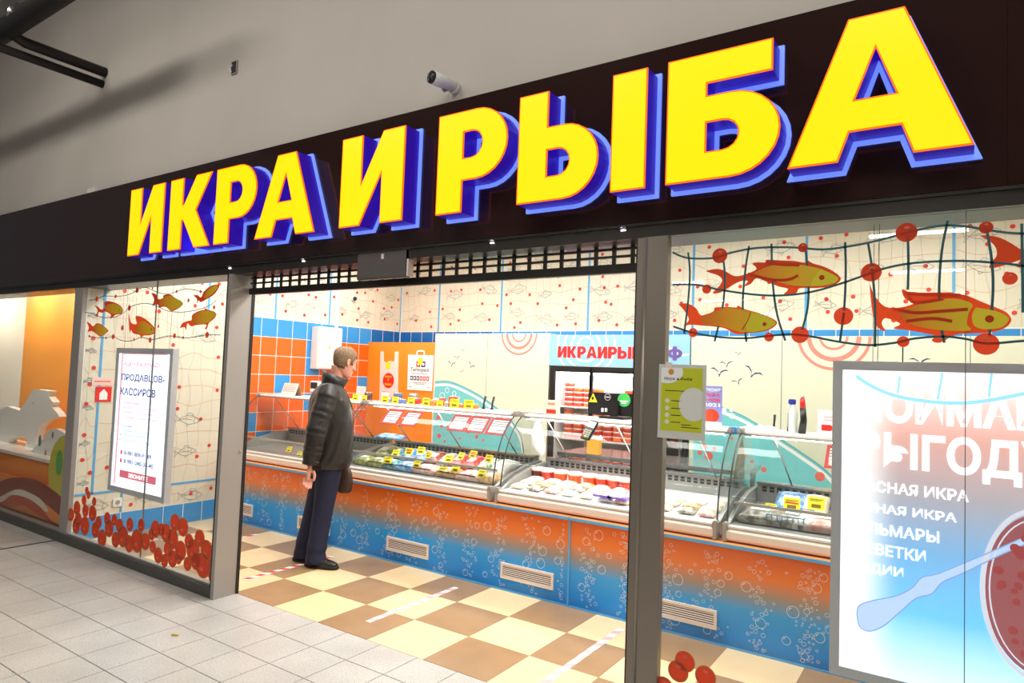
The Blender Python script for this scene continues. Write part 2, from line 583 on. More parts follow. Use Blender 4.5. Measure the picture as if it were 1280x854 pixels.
def tile_box(name, mt, parent, ax, p, u0, u1, v0, v1, t=0.002):
    m = MB()
    g = 0.0034
    b = 0.001
    fa, fb = (onX(p), onX(p - t)) if ax == 0 else (onY(p), onY(p + t))
    a = [(u0 + g + b, v0 + g + b), (u1 - g - b, v0 + g + b), (u1 - g - b, v1 - g - b), (u0 + g + b, v1 - g - b)]
    c = [(u0 + g, v0 + g), (u1 - g, v0 + g), (u1 - g, v1 - g), (u0 + g, v1 - g)]
    m.add([fa(*q) for q in a] + [fb(*q) for q in c], [(0, 1, 2, 3), (0, 4, 5, 1), (1, 5, 6, 2), (2, 6, 7, 3), (3, 7, 4, 0)])
    return m.build(name, mt, parent)


blue_at = {(1, 4), (2, 4), (3, 2), (4, 4), (5, 0), (6, 1), (3, 8)}
ytile = [1.064 + TS * k for k in range(-1, 10)]
for c in range(-1, 9):
    for r in range(0, 10):
        u0 = 1.064 + TS * c; v1 = 2.19 - 0.2155 * r
        u1 = min(u0 + TS, YW if r == 0 else YP + 0.04)
        if v1 - 0.2155 < 0.05: continue
        tile_box('tile', 'tile_blue' if (r == 0 or (r, c) in blue_at) else 'tile_orange', wl, 0, XL, u0, u1, v1 - 0.2155, v1)
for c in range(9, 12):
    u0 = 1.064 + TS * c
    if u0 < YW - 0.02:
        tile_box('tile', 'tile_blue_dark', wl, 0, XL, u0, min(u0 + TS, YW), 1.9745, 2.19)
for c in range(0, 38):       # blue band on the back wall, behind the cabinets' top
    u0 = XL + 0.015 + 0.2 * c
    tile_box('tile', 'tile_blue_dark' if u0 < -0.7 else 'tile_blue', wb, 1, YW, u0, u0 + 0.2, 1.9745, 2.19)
for c in range(0, 7):        # blue skirting tiles seen through the left window
    u0 = -0.55 + 0.205 * c
    tile_box('tile', 'tile_blue', wl, 0, XL, u0, min(u0 + 0.205, 0.87), 0.0, 0.205)


def fish_outline(L):
    """a small drawn fish as a few strokes, head to the right, centred"""
    h = L * 0.17
    top = [(-.34 * L, 0.01 * L), (-.2 * L, .55 * h), (0, h), (.2 * L, .85 * h), (.38 * L, .35 * h), (.45 * L, 0)]
    bot = [(x, -y * 0.9) for x, y in top]
    tail = [(-.34 * L, 0.01 * L), (-.5 * L, .9 * h), (-.44 * L, 0), (-.5 * L, -.9 * h), (-.34 * L, -.01 * L)]
    gill = [(.26 * L, .6 * h), (.21 * L, 0), (.26 * L, -.55 * h)]
    fin = [(-.08 * L, .95 * h), (-.02 * L, 1.5 * h), (.14 * L, 1.35 * h), (.18 * L, .95 * h)]
    side = [(-.3 * L, 0), (-.1 * L, .12 * h), (.15 * L, .1 * h)]
    fin2 = [(-.05 * L, -.85 * h), (-.02 * L, -1.4 * h), (.08 * L, -.85 * h)]
    return [curve_pts(top, 3), curve_pts(bot, 3), tail, curve_pts(gill, 3), fin, fin2, side]


def sheet_panel(parent, fn, back, u0, u1, v0, v1, rnd, dens=1.0):
    """one printed sheet: body, net lines, red dots and drawn fish"""
    p = MB().prism([[(u0, v0), (u1, v0), (u1, v1), (u0, v1)]], fn(0.0), back).build('sheet', 'beige_print', parent)
    f = fn(0.0015)
    a = MB()
    nv = max(2, round((v1 - v0) / 0.16))
    for k in range(1, nv):
        v = v0 + (v1 - v0) * k / nv
        pts = []
        n = max(3, int((u1 - u0) / 0.16))
        for q in range(n + 1):
            pts.append((u0 + .004 + (u1 - u0 - .008) * q / n, min(v1 - .01, max(v0 + .01, v + rnd.uniform(-.045, .045)))))
        a.ribbon(curve_pts(pts, 4), 0.0055, f)
    a.build('net_line', 'tan_line', p)
    a = MB()
    nu = max(2, round((u1 - u0) / 0.12))
    for k in range(1, nu):
        u = u0 + (u1 - u0) * k / nu
        n = max(3, int((v1 - v0) / 0.2))
        pts = [(min(u1 - .01, max(u0 + .01, u + rnd.uniform(-.03, .03))), v0 + .004 + (v1 - v0 - .008) * q / n) for q in range(n + 1)]
        a.ribbon(curve_pts(pts, 3), 0.0045, f)
    a.build('net_cord', 'net_grey', p)
    f = fn(0.003)
    a = MB()
    ncell = max(1, round((u1 - u0) / 0.27 * dens)); mcell = max(1, round((v1 - v0) / 0.21 * dens))
    for i in range(ncell):
        for j in range(mcell):
            if rnd.random() < .86:
                a.disc(u0 + (u1 - u0) * (i + rnd.uniform(.12, .88)) / ncell, v0 + (v1 - v0) * (j + rnd.uniform(.15, .85)) / mcell, 0.0195, f, 12)
    a.build('red_dot', 'red_dot', p)
    a = MB()
    nc = max(1, round((u1 - u0) / 0.45 * dens)); mc = max(1, round((v1 - v0) / 0.3 * dens))
    for i in range(nc):
        for j in range(mc):
            if rnd.random() < .9:
                cu = u0 + (u1 - u0) * (i + rnd.uniform(.35, .65)) / nc; cv = v0 + (v1 - v0) * (j + rnd.uniform(.3, .7)) / mc
                L = rnd.uniform(.2, .3); L = min(L, (u1 - u0) * .8); an = rnd.uniform(-.25, .25)
                for st in fish_outline(L):
                    q = [(cu + x * math.cos(an) - y * math.sin(an), cv + x * math.sin(an) + y * math.cos(an)) for x, y in st]
                    q = [(min(u1 - .006, max(u0 + .006, x)), min(v1 - .006, max(v0 + .006, y))) for x, y in q]
                    a.ribbon(q, 0.0042, f)
    a.build('fish_drawing', 'fish_line', p)
    return p


rnd = random.Random(3)
fb = lambda d: onY(YW - d)
seams = [XL + .01, -1.54, -0.51, 0.73, 1.98, 3.1, 4.3, 5.5, 6.5]
for a_, b_ in zip(seams, seams[1:]):
    sheet_panel(wb, fb, onY(YW + .006), a_ + .012, b_ - .012, 2.2, 3.18, rnd)
    MB().box(b_ - .012, b_ + .012, YW - .004, YW + .006, 2.19, 3.2).build('blue_batten', 'sky_blue', wb)
MB().box(XL, 6.5, YW - .004, YW + .006, 3.18, 3.215).build('blue_border', 'sky_blue', wb)
fl = lambda d: onX(XL + d)
lseams = [-0.55, -0.41, 0.62, 1.45, 2.247, YW]
for a_, b_ in zip(lseams, lseams[1:]):
    sheet_panel(wl, fl, onX(XL - .006), a_ + .012, b_ - .012, 2.2, 3.2, rnd)
    MB().box(XL - .006, XL + .004, b_ - .012, b_ + .012, 2.19, 3.21).build('blue_batten', 'sky_blue', wl)
sheet_panel(wl, fl, onX(XL - .006), -0.40, 0.845, 0.425, 2.19, rnd, .72)
sheet_panel(wl, fl, onX(XL - .006), -0.55, -0.42, 0.425, 2.19, rnd)
sheet_panel(wl, fl, onX(XL - .006), -0.55, -0.155, 0.21, 0.41, rnd)
sheet_panel(wl, fl, onX(XL - .006), -0.135, 0.845, 0.21, 0.41, rnd)
MB().box(XL - .006, XL + .004, -0.42, -0.40, 0.41, 2.19).build('blue_batten', 'sky_blue', wl)
MB().box(XL - .006, XL + .004, -0.155, -0.135, 0.21, 0.41).build('blue_batten', 'sky_blue', wl)
MB().box(XL - .006, XL + .004, -0.55, 0.85, 0.405, 0.425).build('blue_batten', 'sky_blue', wl)
MB().box(XL - .006, XL + .014, 2.345, 2.385, 2.0, 3.21).build('cable_duct', 'white_paint', wl)
struct(MB().box(XL - 0.152, XL, -0.60, -0.56, 0, 2.36).build('trim_1', 'alu_grey'), 'grey end cap of the partition wall')

# ================================================================== SHOP FRONT
fas = thing('sign_fascia', 'long glossy black fascia board carrying the lit yellow sign letters', 'fascia', (1, YF, 2.36))
for k in range(7):
    x0 = -10.64 + 2.52 * k
    MB().box(x0 + .0004, x0 + 2.5196, YF, -0.545, 2.36, 3.15).build('fascia_panel', 'black_gloss', fas)
MB().box(-8.6, 7.0, YF + 0.002, YF + 0.12, 2.345, 2.358).build('bottom_edge', 'dark_metal', fas)
beam = struct(MB().box(-8.6, 7.0, YF + .012, -0.36, 2.29, 2.344).build('trim_2', 'dark_metal'), 'dark metal head frame above the shop windows')
sill = struct(MB().box(-8.6, -0.004, YF, YG + .04, 0.0, 0.075).build('trim_3', 'sill_metal'), 'dark metal sill under the left shop windows')
MB().box(-8.6, -0.004, YG - .018, YG + .03, 0.075, 0.09).build('glazing_bead', 'alu_grey', sill)
sill2 = struct(MB().box(3.27, 7.0, YF, YG + .04, 0.0, 0.075).build('trim_4', 'sill_metal'), 'dark metal sill under the right shop window')

# panes
winL = struct(MB().box(-1.028, 0.02, YG - .005, YG + .005, 0.075, 2.29).build('window_1', 'shop_glass'), 'left shop window pane beside the entrance')
win2 = struct(MB().box(-2.30, -1.034, YG - .005, YG + .005, 0.075, 2.29).build('window_2', 'shop_glass'), 'left shop window pane next to the neighbouring shop')
win3 = struct(MB().box(3.27, 4.360, YG - .005, YG + .005, 0.075, 2.29).build('window_3', 'shop_glass'), 'right shop window pane beside the grey pillar')
win4 = struct(MB().box(4.366, 6.2, YG - .005, YG + .005, 0.075, 2.29).build('window_4', 'shop_glass'))
win5 = struct(MB().box(-8.5, -2.41, YG - .005, YG + .005, 0.075, 2.29).build('window_5', 'shop_glass'), 'window of the neighbouring shop')
MB().box(-1.033, -1.029, YG - .0055, YG + .0055, 0.075, 2.29).build('glass_joint', mat('joint_grey', srgb(110, 112, 108), .5), winL)
MB().box(4.3615, 4.3645, YG - .0055, YG + .0055, 0.075, 2.29).build('glass_joint', 'joint_grey', win3)

# door post on the left, seen along its return
post = struct(MB().box(-0.004, 0.032, YF, -0.445, 0.0, 2.29).build('trim_5', 'alu_grey'), 'grey metal door jamb left of the entrance')
MB().box(-0.004, 0.036, -0.445, -0.42, 0.0, 2.29).build('seal_strip', 'black_frame', post)
MB().box(-0.02, -0.004, YF, YF + .05, 0.075, 2.29).build('glazing_bead', 'dark_metal', post)
lk = MB().tube([(0.032, -0.47, 1.02), (0.040, -0.47, 1.02)], 0.012, 12).build('lock', 'steel', post)

# pillar on the right of the entrance
pil = struct(MB().box(3.165, 3.268, YF + .004, YG + .008, 0.0, 2.29).build('trim_6', 'pillar_metal'), 'bronze grey metal pillar between entrance and right window')
MB().box(3.112, 3.122, YF + .02, -0.42, 0.0, 2.29).build('seal_strip', 'black_frame', pil)
MB().box(3.122, 3.163, YF + .012, -0.42, 0.0, 2.29).build('post_profile', 'pillar_metal', pil)
MB().tube([(3.166, YF + .008, 0), (3.166, YF + .008, 2.29)], 0.009, 10).build('ridge', 'pillar_metal', pil, True)

# roller grille rolled up above the entrance
gr = thing('roller_grille', 'dark metal roller grille rolled up above the entrance', 'grille', (1.6, -0.47, 2.17))
gx0, gx1 = 0.05, 3.11
MB().box(gx0, gx1, -0.485, -0.455, 2.155, 2.20).build('bottom_rail', 'dark_metal', gr)
for z in (2.238, 2.275):
    MB().box(gx0, gx1, -0.477, -0.463, z - .006, z + .006).build('crossbar', 'dark_metal', gr)
bar_me = mesh_of(MB().box(-.010, .010, -.005, .005, 0, 0.09), 'link_bar', 'dark_metal')
k = gx0 + 0.05
while k < gx1:
    inst(bar_me, 'link_bar', gr, (k, -0.47, 2.20)); k += 0.098
# sensor board hung under the fascia
sb = thing('sensor_unit', 'plain dark grey metal panel hanging under the fascia over the entrance', 'panel', (1.5, -0.6, 2.19))
MB().bbox(1.295, 1.70, YF + .008, YF + .05, 2.185, 2.352, 0.004).build('board', mat('panel_grey', srgb(104, 98, 94), 0.45, 0.4), sb)
MB().box(1.70, 1.712, YF + .012, YF + .056, 2.19, 2.35).build('edge_strip', 'bumper_pink', sb)
MB().box(1.502, 1.522, YF + .002, YF + .009, 2.300, 2.330).build('sensor', 'bumper_pink', sb)
# spots under the soffit
for px in ((378, 322), (614, 297), (778, 282), (286, 332)):
    p = at(px[0], px[1], 1, YF)
    s_ = thing('soffit_spot', 'small round recessed spot under the fascia, at %s' % {378: 'the entrance left end', 614: 'the middle of the entrance', 778: 'the entrance right end', 286: 'the top of the door jamb'}[px[0]], 'spotlight', (p.x, -0.59, 2.335), 'soffit spots')
    MB().lathe([(.020, .012), (.022, 0), (.016, -.004)], (p.x, -0.60, 2.338), 14).build('rim', 'steel', s_, True)
    MB().lathe([(.013, 0), (.013, -.004)], (p.x, -0.60, 2.335), 12).build('lens', 'lamp_white', s_)


# ---- the sign letters
def arc(cx, cy, rx, ry, a0, a1, n=10):
    return [(cx + rx * math.cos(R(a0 + (a1 - a0) * k / n)), cy + ry * math.sin(R(a0 + (a1 - a0) * k / n))) for k in range(n + 1)]


def g_I(w):      # И
    s = .32
    return [[[(0, 0), (s * .98, 0), (w - s, .56), (w - s, 0), (w, 0), (w, 1), (w - s * .98, 1), (s, .44), (s, 1), (0, 1)]]]


def g_K(w):
    s = .32
    return [[[(0, 0), (s, 0), (s, .40), (s + .04, .40), (w - .36, 0), (w, 0), (w - .36, .52), (w - .02, 1), (w - .38, 1), (s + .04, .62), (s, .62), (s, 1), (0, 1)]]]


def g_R(w):
    s = .32
    o = [(0, 0), (s, 0), (s, .31)] + arc(w - .36, .655, .36, .345, -90, 90, 14) + [(0, 1)]
    h = [(s, .53), (s, .79)] + arc(w - .42, .66, .13, .13, 90, -90, 8)
    return [[o, h]]


def g_A(w):
    a = .42
    o = [(0, 0), (.33, 0), (.40, .20), (w - .40, .20), (w - .33, 0), (w, 0), (w / 2 + .17, 1), (w / 2 - .17, 1)]
    h = [(w / 2 - .125, .42), (w / 2 + .125, .42), (w / 2, .76)]
    return [[o, h]]


def g_Y(w):      # Ы
    s = .31; b = w - .43
    o = [(0, 0)] + arc(b - .34, .335, .34, .335, -90, 90, 14) + [(s, .67), (s, 1), (0, 1)]
    h = [(s, .22), (s, .46)] + arc(b - .40, .34, .12, .12, 90, -90, 8)
    return [[o, h], [[(w - s, 0), (w, 0), (w, 1), (w - s, 1)]]]


def g_B(w):      # Б
    s = .32
    o = [(0, 0)] + arc(w - .36, .33, .36, .33, -90, 90, 14) + [(s, .66), (s, .76), (w - .06, .76), (w - .06, 1), (0, 1)]
    h = [(s, .22), (s, .45)] + arc(w - .42, .335, .12, .115, 90, -90, 8)
    return [[o, h]]


GL = dict(И=g_I, К=g_K, Р=g_R, А=g_A, Ы=g_Y, Б=g_B)
ZL0, ZL1, YL = 2.477, 3.012, -0.746
HL = ZL1 - ZL0
letters = [('И', -1.197, -0.695), ('К', -0.608, -0.065), ('Р', -0.014, 0.450), ('А', 0.454, 1.049), ('И', 1.272, 1.778), ('Р', 2.022, 2.472), ('Ы', 2.539, 3.207), ('Б', 3.300, 3.763), ('А', 3.791, 4.385)]
for idx, (ch, x0, x1) in enumerate(letters):
    w = (x1 - x0) / HL
    word = 'ИКРА' if idx < 4 else 'И' if idx == 4 else 'РЫБА'
    t = thing('sign_letter', 'lit yellow letter %s with violet sides, %s letter of the big fascia sign' % (ch, ORD[idx]), 'letter', (x0, YL, ZL0), 'letters of the big fascia sign')
    fc, rm, sd, bk = MB(), MB(), MB(), MB()
    for loops in GL[ch](w):
        L = [[(x0 + p[0] * HL, ZL0 + p[1] * HL) for p in l] for l in loops]
        ins = grow(L, -0.006)
        fc.prism(ins, onY(YL - .002), onY(YL + .004))
        rm.prism(L, onY(YL), onY(YL + .008))
        sd.prism(L, onY(YL + .008), onY(YF - .014), cap0=False, cap1=False)
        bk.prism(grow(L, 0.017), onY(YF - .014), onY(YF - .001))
    fc.build('face', 'sign_yellow', t)
    rm.build('rim', 'sign_orange', t)
    sd.build('side_wall', 'sign_blue', t)
    bk.build('backing', 'sign_halo', t)

# ---- on the mall wall: camera, junction box, ducts
p = at(566, 110, 1, -0.56)
cm = thing('security_camera', 'small white security camera with black face above the fascia', 'camera', (p.x, -0.56, 3.16))
MB().tube([(p.x + .01, -0.545, p.z), (p.x + .01, -0.575, p.z)], 0.036, 14).build('base', 'white_paint', cm, True)
MB().tube([(p.x, -0.575, p.z - .005), (p.x - .012, -0.62, p.z - .035), (p.x - .012, -0.65, p.z - .01)], 0.010, 8).build('arm', 'grey_plastic', cm, True)
bd = MB().tube([(p.x + .018, -0.56, p.z + .002), (p.x - .010, -0.66, p.z + .004), (p.x - .022, -0.71, p.z + .006)], [.030, .036, .038], 14).build('body', 'white_paint', cm, True)
MB().tube([(p.x - .022, -0.706, p.z + .006), (p.x - .026, -0.722, p.z + .0065)], .035, 14).build('front_face', 'black_plastic', cm, True)
for dx, dz in ((-.014, .012), (.014, .012), (-.014, -.012), (.014, -.012)):
    MB().sphere((p.x - .027 + dx, -0.722, p.z + .006 + dz), .006, 8, 5).build('led', 'steel', cm)
p = at(294, 85, 1, -0.545)
jb = thing('wall_box', 'small open electrical box with loose wires set in the wall', 'electrical box', (p.x, -0.55, p.z - .05))
MB().box(p.x - .035, p.x + .035, -0.556, -0.545, p.z - .05, p.z + .05).build('frame', 'grey_plastic', jb)
MB().box(p.x - .024, p.x + .026, -0.560, -0.550, p.z - .04, p.z + .042).build('recess', 'dark_print', jb)
MB().tube([(p.x - .015, -.56, p.z + .02), (p.x - .03, -.575, p.z - .005), (p.x - .01, -.57, p.z - .04)], .005, 6).build('wire', 'white_paint', jb)
a0 = at(132, 91, 1, -0.545)
mat('duct_black', srgb(30, 27, 25), 0.55)
yk = at(12, 30, 0, a0.x).y
pd = thing('cable_pipe', 'black cable pipe running out of the beige wall at top left', 'pipe', tuple(a0))
MB().tube([(a0.x, -0.54, a0.z), (a0.x, yk + .12, a0.z), (a0.x - .01, yk + .03, a0.z + .03), (a0.x, yk, a0.z + .16)], .045, 12).build('upper_pipe', 'duct_black', pd, True)
MB().tube([(a0.x - .04, -0.54, a0.z - .10), (a0.x - .04, yk - .6, a0.z - .10)], .036, 10).build('lower_pipe', 'duct_black', pd, True)
q0 = at(0, 42, 1, yk); q1 = at(66, -2, 1, yk)
dn = (q1 - q0).normalized()
dt = thing('ceiling_duct', 'thick black duct running along under the mall ceiling', 'duct', tuple(q0))
qa, qb = q0 - dn * 3, q1 + dn * 0.9
MB().tube([qa, q0, q1, qb], .085, 12).build('duct', 'duct_black', dt, True)
q = at(25, 20, 1, yk)
MB().tube([q - dn * .03, q + dn * .03], .095, 12).build('clamp', 'steel', dt, True)

# ================================================================== DECALS ON THE GLASS
YD = YG - 0.0065      # outer face of the panes
ramp_mat('fish_print', [(0.0, srgb(196, 62, 22)), (0.25, srgb(206, 84, 22)), (0.5, srgb(212, 136, 26)), (0.8, srgb(204, 172, 24)), (1.0, srgb(196, 176, 22))], 'X', 'Generated', rough=0.5)
ramp_mat('fish_body', [(0.0, srgb(226, 118, 28)), (0.45, srgb(230, 178, 32)), (1.0, srgb(220, 208, 40))], 'X', 'Generated', rough=0.5)
mat('fish_red', srgb(214, 70, 24), 0.5)
mat('fish_head', srgb(226, 216, 46), 0.5)
mat('net_teal', srgb(40, 94, 100), 0.5)
mat('berry', srgb(206, 66, 34), 0.45)
mat('berry_rim', srgb(196, 112, 62), 0.5)
mat('berry_shine', srgb(226, 120, 96), 0.4)


for n_, k_ in (('fish_print', .4), ('fish_body', .12), ('fish_red', .4), ('fish_head', .12), ('berry', .45), ('berry_rim', .3), ('berry_shine', .3)):
    vinyl(MATS[n_], k_)


def zm(ox, oy, sc):
    """enlarged crop coordinates -> (x, z) on the glass"""
    def f(p):
        q = at(ox + p[0] / sc, oy + p[1] / sc, 1, YD)
        return (q.x, q.z)
    return f


zr = zm(820, 240, 2.7826)
zl = zm(100, 345, 6.737)
zb = zm(75, 600, 6.095)


def decal(loops, name, m, parent, d=0.0):
    return MB().flat(loops, onY(YD - d - .0006)).build(name, m, parent)


def fish_decal(label, z, outline, body=None, head=None, eye=None, stripes=(), plain=False, sc=1):
    O = [z(p) for p in outline]
    cx = sum(p[0] for p in O) / len(O); cz = min(p[1] for p in O)
    t = thing('fish_decal', label, 'decal', (cx, YD, cz), 'fish decals on the shop windows')
    O = curve_pts(O + [O[0]], 3)[:-1]
    decal([O], 'outline', 'fish_print' if plain else 'fish_red', t)
    if body: decal([curve_pts([z(p) for p in body] + [z(body[0])], 3)[:-1]], 'body_print', 'fish_body', t, .0008)
    if head: decal([curve_pts([z(p) for p in head] + [z(head[0])], 3)[:-1]], 'head_print', 'fish_head', t, .0016)
    for st in stripes:
        m = MB().ribbon(curve_pts([z(p) for p in st], 4), 0.011 * sc, onY(YD - .0024)); m.build('stripe', 'fish_red', t)
    if eye:
        c = z(eye[:2]); r = abs(z((eye[0], eye[1] + eye[2]))[1] - c[1])
        m = MB().disc(c[0], c[1], r, onY(YD - .0026), 12); m.build('eye', 'fish_red', t)
    return t


fish_decal('orange and yellow fish decal, upper left on the right window', zr,
           [(173, 275), (210, 268), (240, 275), (275, 293), (315, 285), (350, 268), (335, 250), (355, 245), (380, 245), (385, 236), (430, 238), (480, 240), (520, 246), (518, 232), (545, 248), (580, 258), (615, 275), (643, 300), (630, 318), (600, 330), (550, 335), (500, 335), (490, 350), (470, 360), (443, 358), (460, 338), (430, 330), (390, 315), (350, 300), (330, 320), (305, 328), (320, 310), (290, 312), (250, 335), (225, 350), (197, 352), (222, 325), (230, 305), (215, 290), (190, 282)],
           [(330, 288), (400, 256), (480, 252), (560, 264), (600, 280), (632, 300), (612, 320), (560, 328), (480, 326), (410, 310), (360, 297)],
           [(575, 268), (618, 288), (635, 302), (613, 320), (545, 327), (543, 312), (556, 290)], (577, 298, 9),
           [[(320, 285), (400, 305), (460, 305), (495, 290)], [(385, 245), (430, 252), (500, 255)]])
fish_decal('pale yellow fish decal with red tail, lower left on the right window', zr,
           [(78, 390), (110, 388), (140, 405), (158, 430), (200, 415), (205, 402), (250, 400), (280, 402), (285, 395), (310, 408), (370, 425), (420, 450), (410, 470), (380, 485), (320, 492), (280, 495), (240, 475), (200, 468), (158, 465), (120, 462), (95, 466), (115, 445), (100, 415)],
           [(160, 430), (205, 416), (240, 404), (300, 410), (370, 429), (415, 451), (405, 468), (375, 482), (300, 488), (240, 471), (200, 464), (162, 462)],
           [(330, 418), (370, 428), (415, 451), (405, 468), (375, 482), (322, 486), (312, 450)], (378, 460, 7), [[(300, 480), (318, 450), (330, 418)]], sc=.4)
fish_decal('largest orange and yellow fish decal on the right window', zr,
           [(742, 315), (755, 350), (775, 380), (800, 400), (840, 403), (880, 395), (895, 385), (865, 370), (856, 338), (885, 350), (950, 350), (1030, 350), (1080, 360), (1140, 385), (1190, 405), (1220, 420), (1236, 443), (1225, 465), (1195, 482), (1150, 490), (1090, 492), (1040, 497), (1000, 520), (975, 525), (958, 515), (970, 500), (900, 485), (870, 480), (825, 475), (850, 460), (820, 445), (795, 440), (785, 460), (800, 485), (770, 470), (755, 430), (748, 380)],
           [(860, 410), (950, 380), (1040, 372), (1100, 390), (1088, 420), (1082, 460), (1093, 482), (1000, 482), (920, 470), (870, 452), (845, 425)],
           [(1112, 402), (1180, 414), (1220, 432), (1226, 448), (1200, 472), (1140, 478), (1106, 464), (1099, 430)], (1160, 442, 13),
           [[(820, 405), (900, 420), (990, 415), (1085, 408)], [(870, 352), (960, 358), (1060, 362)], [(870, 450), (960, 440), (1030, 450)], [(880, 360), (900, 385), (1000, 372)]])
fish_decal('fish decal with red tail cut by the right edge of the picture', zm(1040, 240, 5.333),
           [(985, 292), (1040, 290), (1120, 305), (1200, 345), (1280, 385), (1400, 330), (1550, 300), (1700, 320), (1850, 400), (1900, 450), (1820, 520), (1650, 560), (1450, 540), (1330, 510), (1230, 500), (1255, 455), (1180, 480), (1110, 500), (1050, 508), (1060, 470), (1095, 430), (1095, 380), (1060, 335)],
           [(1300, 420), (1420, 360), (1560, 330), (1700, 350), (1840, 420), (1870, 450), (1800, 505), (1650, 540), (1450, 515), (1340, 480)],
           [(1720, 360), (1840, 420), (1870, 450), (1800, 505), (1710, 525), (1690, 440)], (1790, 430, 18))

FL = [
    ('round orange fish decal below the first float on the left window', [(120, 250), (150, 258), (180, 285), (210, 260), (205, 225), (240, 212), (300, 228), (340, 250), (362, 285), (350, 320), (300, 328), (265, 358), (255, 350), (260, 325), (215, 300), (190, 312), (160, 305), (150, 335), (130, 340), (150, 300), (140, 270)], [(205, 265), (250, 235), (310, 240), (345, 265), (355, 290), (340, 315), (280, 318), (225, 292)], (333, 288, 8)),
    ('plain yellow fish decal with red tail in the middle of the left window', [(600, 145), (635, 150), (660, 195), (705, 190), (700, 165), (760, 155), (800, 185), (850, 210), (868, 235), (850, 260), (800, 290), (765, 295), (720, 260), (670, 265), (650, 235), (610, 255), (625, 200)], [(670, 200), (760, 165), (845, 212), (862, 235), (845, 258), (770, 288), (725, 255), (672, 250)], None),
    ('small tilted fish decal at the top right of the left window', [(955, 165), (990, 160), (1020, 180), (1045, 130), (1100, 85), (1170, 72), (1165, 110), (1120, 165), (1060, 200), (1035, 215), (1010, 220), (1000, 205), (985, 235), (985, 195)], [(1040, 180), (1060, 135), (1105, 95), (1160, 80), (1155, 108), (1112, 155), (1060, 190)], None),
    ('orange fish decal with tall tail above the lit poster on the left window', [(410, 310), (425, 380), (450, 405), (480, 400), (468, 340), (520, 345), (580, 385), (630, 440), (630, 480), (590, 500), (530, 505), (515, 535), (505, 500), (450, 485), (430, 455), (420, 480), (412, 400)], [(470, 430), (520, 380), (575, 400), (622, 445), (620, 478), (585, 492), (520, 492), (470, 470)], (603, 450, 10)),
    ('yellow fish decal rising to the right beside the door jamb', [(842, 440), (860, 400), (905, 380), (940, 370), (945, 330), (1000, 295), (1050, 285), (1045, 268), (1080, 285), (1130, 300), (1150, 330), (1120, 370), (1085, 400), (1070, 445), (1050, 445), (1065, 410), (980, 415), (935, 425), (905, 400), (895, 460), (880, 430)], [(940, 390), (955, 335), (1010, 302), (1075, 292), (1125, 305), (1143, 330), (1110, 365), (1070, 398), (985, 405)], None),
    ('yellow fish decal at the left edge of the left window', [(55, 385), (85, 400), (110, 425), (140, 400), (175, 405), (215, 435), (240, 462), (215, 485), (175, 512), (140, 490), (100, 465), (65, 470), (75, 435)], [(110, 440), (145, 408), (175, 412), (212, 438), (233, 462), (210, 482), (175, 502), (140, 480)], None)]
for lab, o, b, e in FL:
    fish_decal(lab, zl, o, b, None, e)

# the drawn net and its floats
for lab, z, lines, w in (('dark green net line decal with fish over the right window', zr,
                       [[(58, 210), (110, 230), (200, 230), (260, 212), (350, 195), (470, 193), (580, 200), (680, 188), (760, 172), (850, 148), (920, 130), (1000, 117), (1080, 120), (1150, 132), (1280, 145), (1500, 130)],
                        [(58, 322), (140, 323), (220, 340), (340, 357), (440, 360), (540, 348), (640, 320), (720, 292), (800, 265), (900, 247), (1040, 240), (1160, 245), (1280, 258), (1500, 300)],
                        [(60, 468), (130, 490), (220, 505), (310, 509), (400, 500), (470, 495), (540, 503), (640, 522), (740, 533), (830, 525), (900, 510), (1000, 503), (1080, 512), (1150, 527), (1280, 518), (1500, 500)],
                        [(112, 210), (118, 280), (112, 380), (98, 495)], [(235, 240), (240, 300), (232, 400), (204, 520)], [(324, 188), (310, 280), (302, 400), (315, 522)], [(402, 180), (405, 300), (420, 420), (450, 518)], [(520, 200), (530, 300), (528, 400), (508, 480)], [(658, 175), (660, 280), (655, 400), (640, 520)], [(738, 180), (752, 270), (762, 400), (762, 540)], [(876, 150), (878, 250), (876, 340)], [(1015, 100), (995, 200), (985, 330), (990, 450), (1003, 525)], [(1150, 130), (1168, 240), (1172, 350), (1160, 500)], [(1272, 110), (1275, 300), (1276, 420)]], .0085),
                      ('fine grey net line decal with fish over the left window', zl,
                       [[(80, 205), (143, 193), (200, 170), (300, 172), (380, 165), (440, 145), (480, 120), (550, 97), (620, 125), (700, 150), (760, 150), (815, 132), (900, 108), (1017, 132), (1060, 140)],
                        [(40, 308), (100, 315), (150, 340), (220, 352), (300, 345), (370, 310), (420, 265), (500, 237), (600, 237), (660, 262), (740, 295), (850, 305), (960, 292), (1080, 255), (1150, 205)],
                        [(80, 508), (150, 520), (220, 522), (280, 513), (340, 540), (400, 550), (460, 540), (520, 515), (600, 538), (680, 520), (760, 505), (820, 515), (900, 522), (1000, 508), (1072, 497), (1185, 498)]]
                       + [[(x, 130 + (x * 7) % 60), (x - 6 + (x * 3) % 14, 260), (x - 4, 380), (x + (x * 5) % 16 - 8, 500 + (x * 11) % 40)] for x in (200, 290, 370, 410, 478, 525, 665, 740, 825, 880, 960, 1070, 1140)], .0055)):
    P0 = z(lines[0][0])
    t = thing('net_decal', lab, 'decal', (P0[0], YD, P0[1]))
    for i, l in enumerate(lines):
        MB().ribbon(curve_pts([z(p) for p in l], 5), w * (1 if i < 3 or z is zr else .6), onY(YD - .0008)).build('net_rope' if i < 3 else 'net_cord', 'net_teal', t)

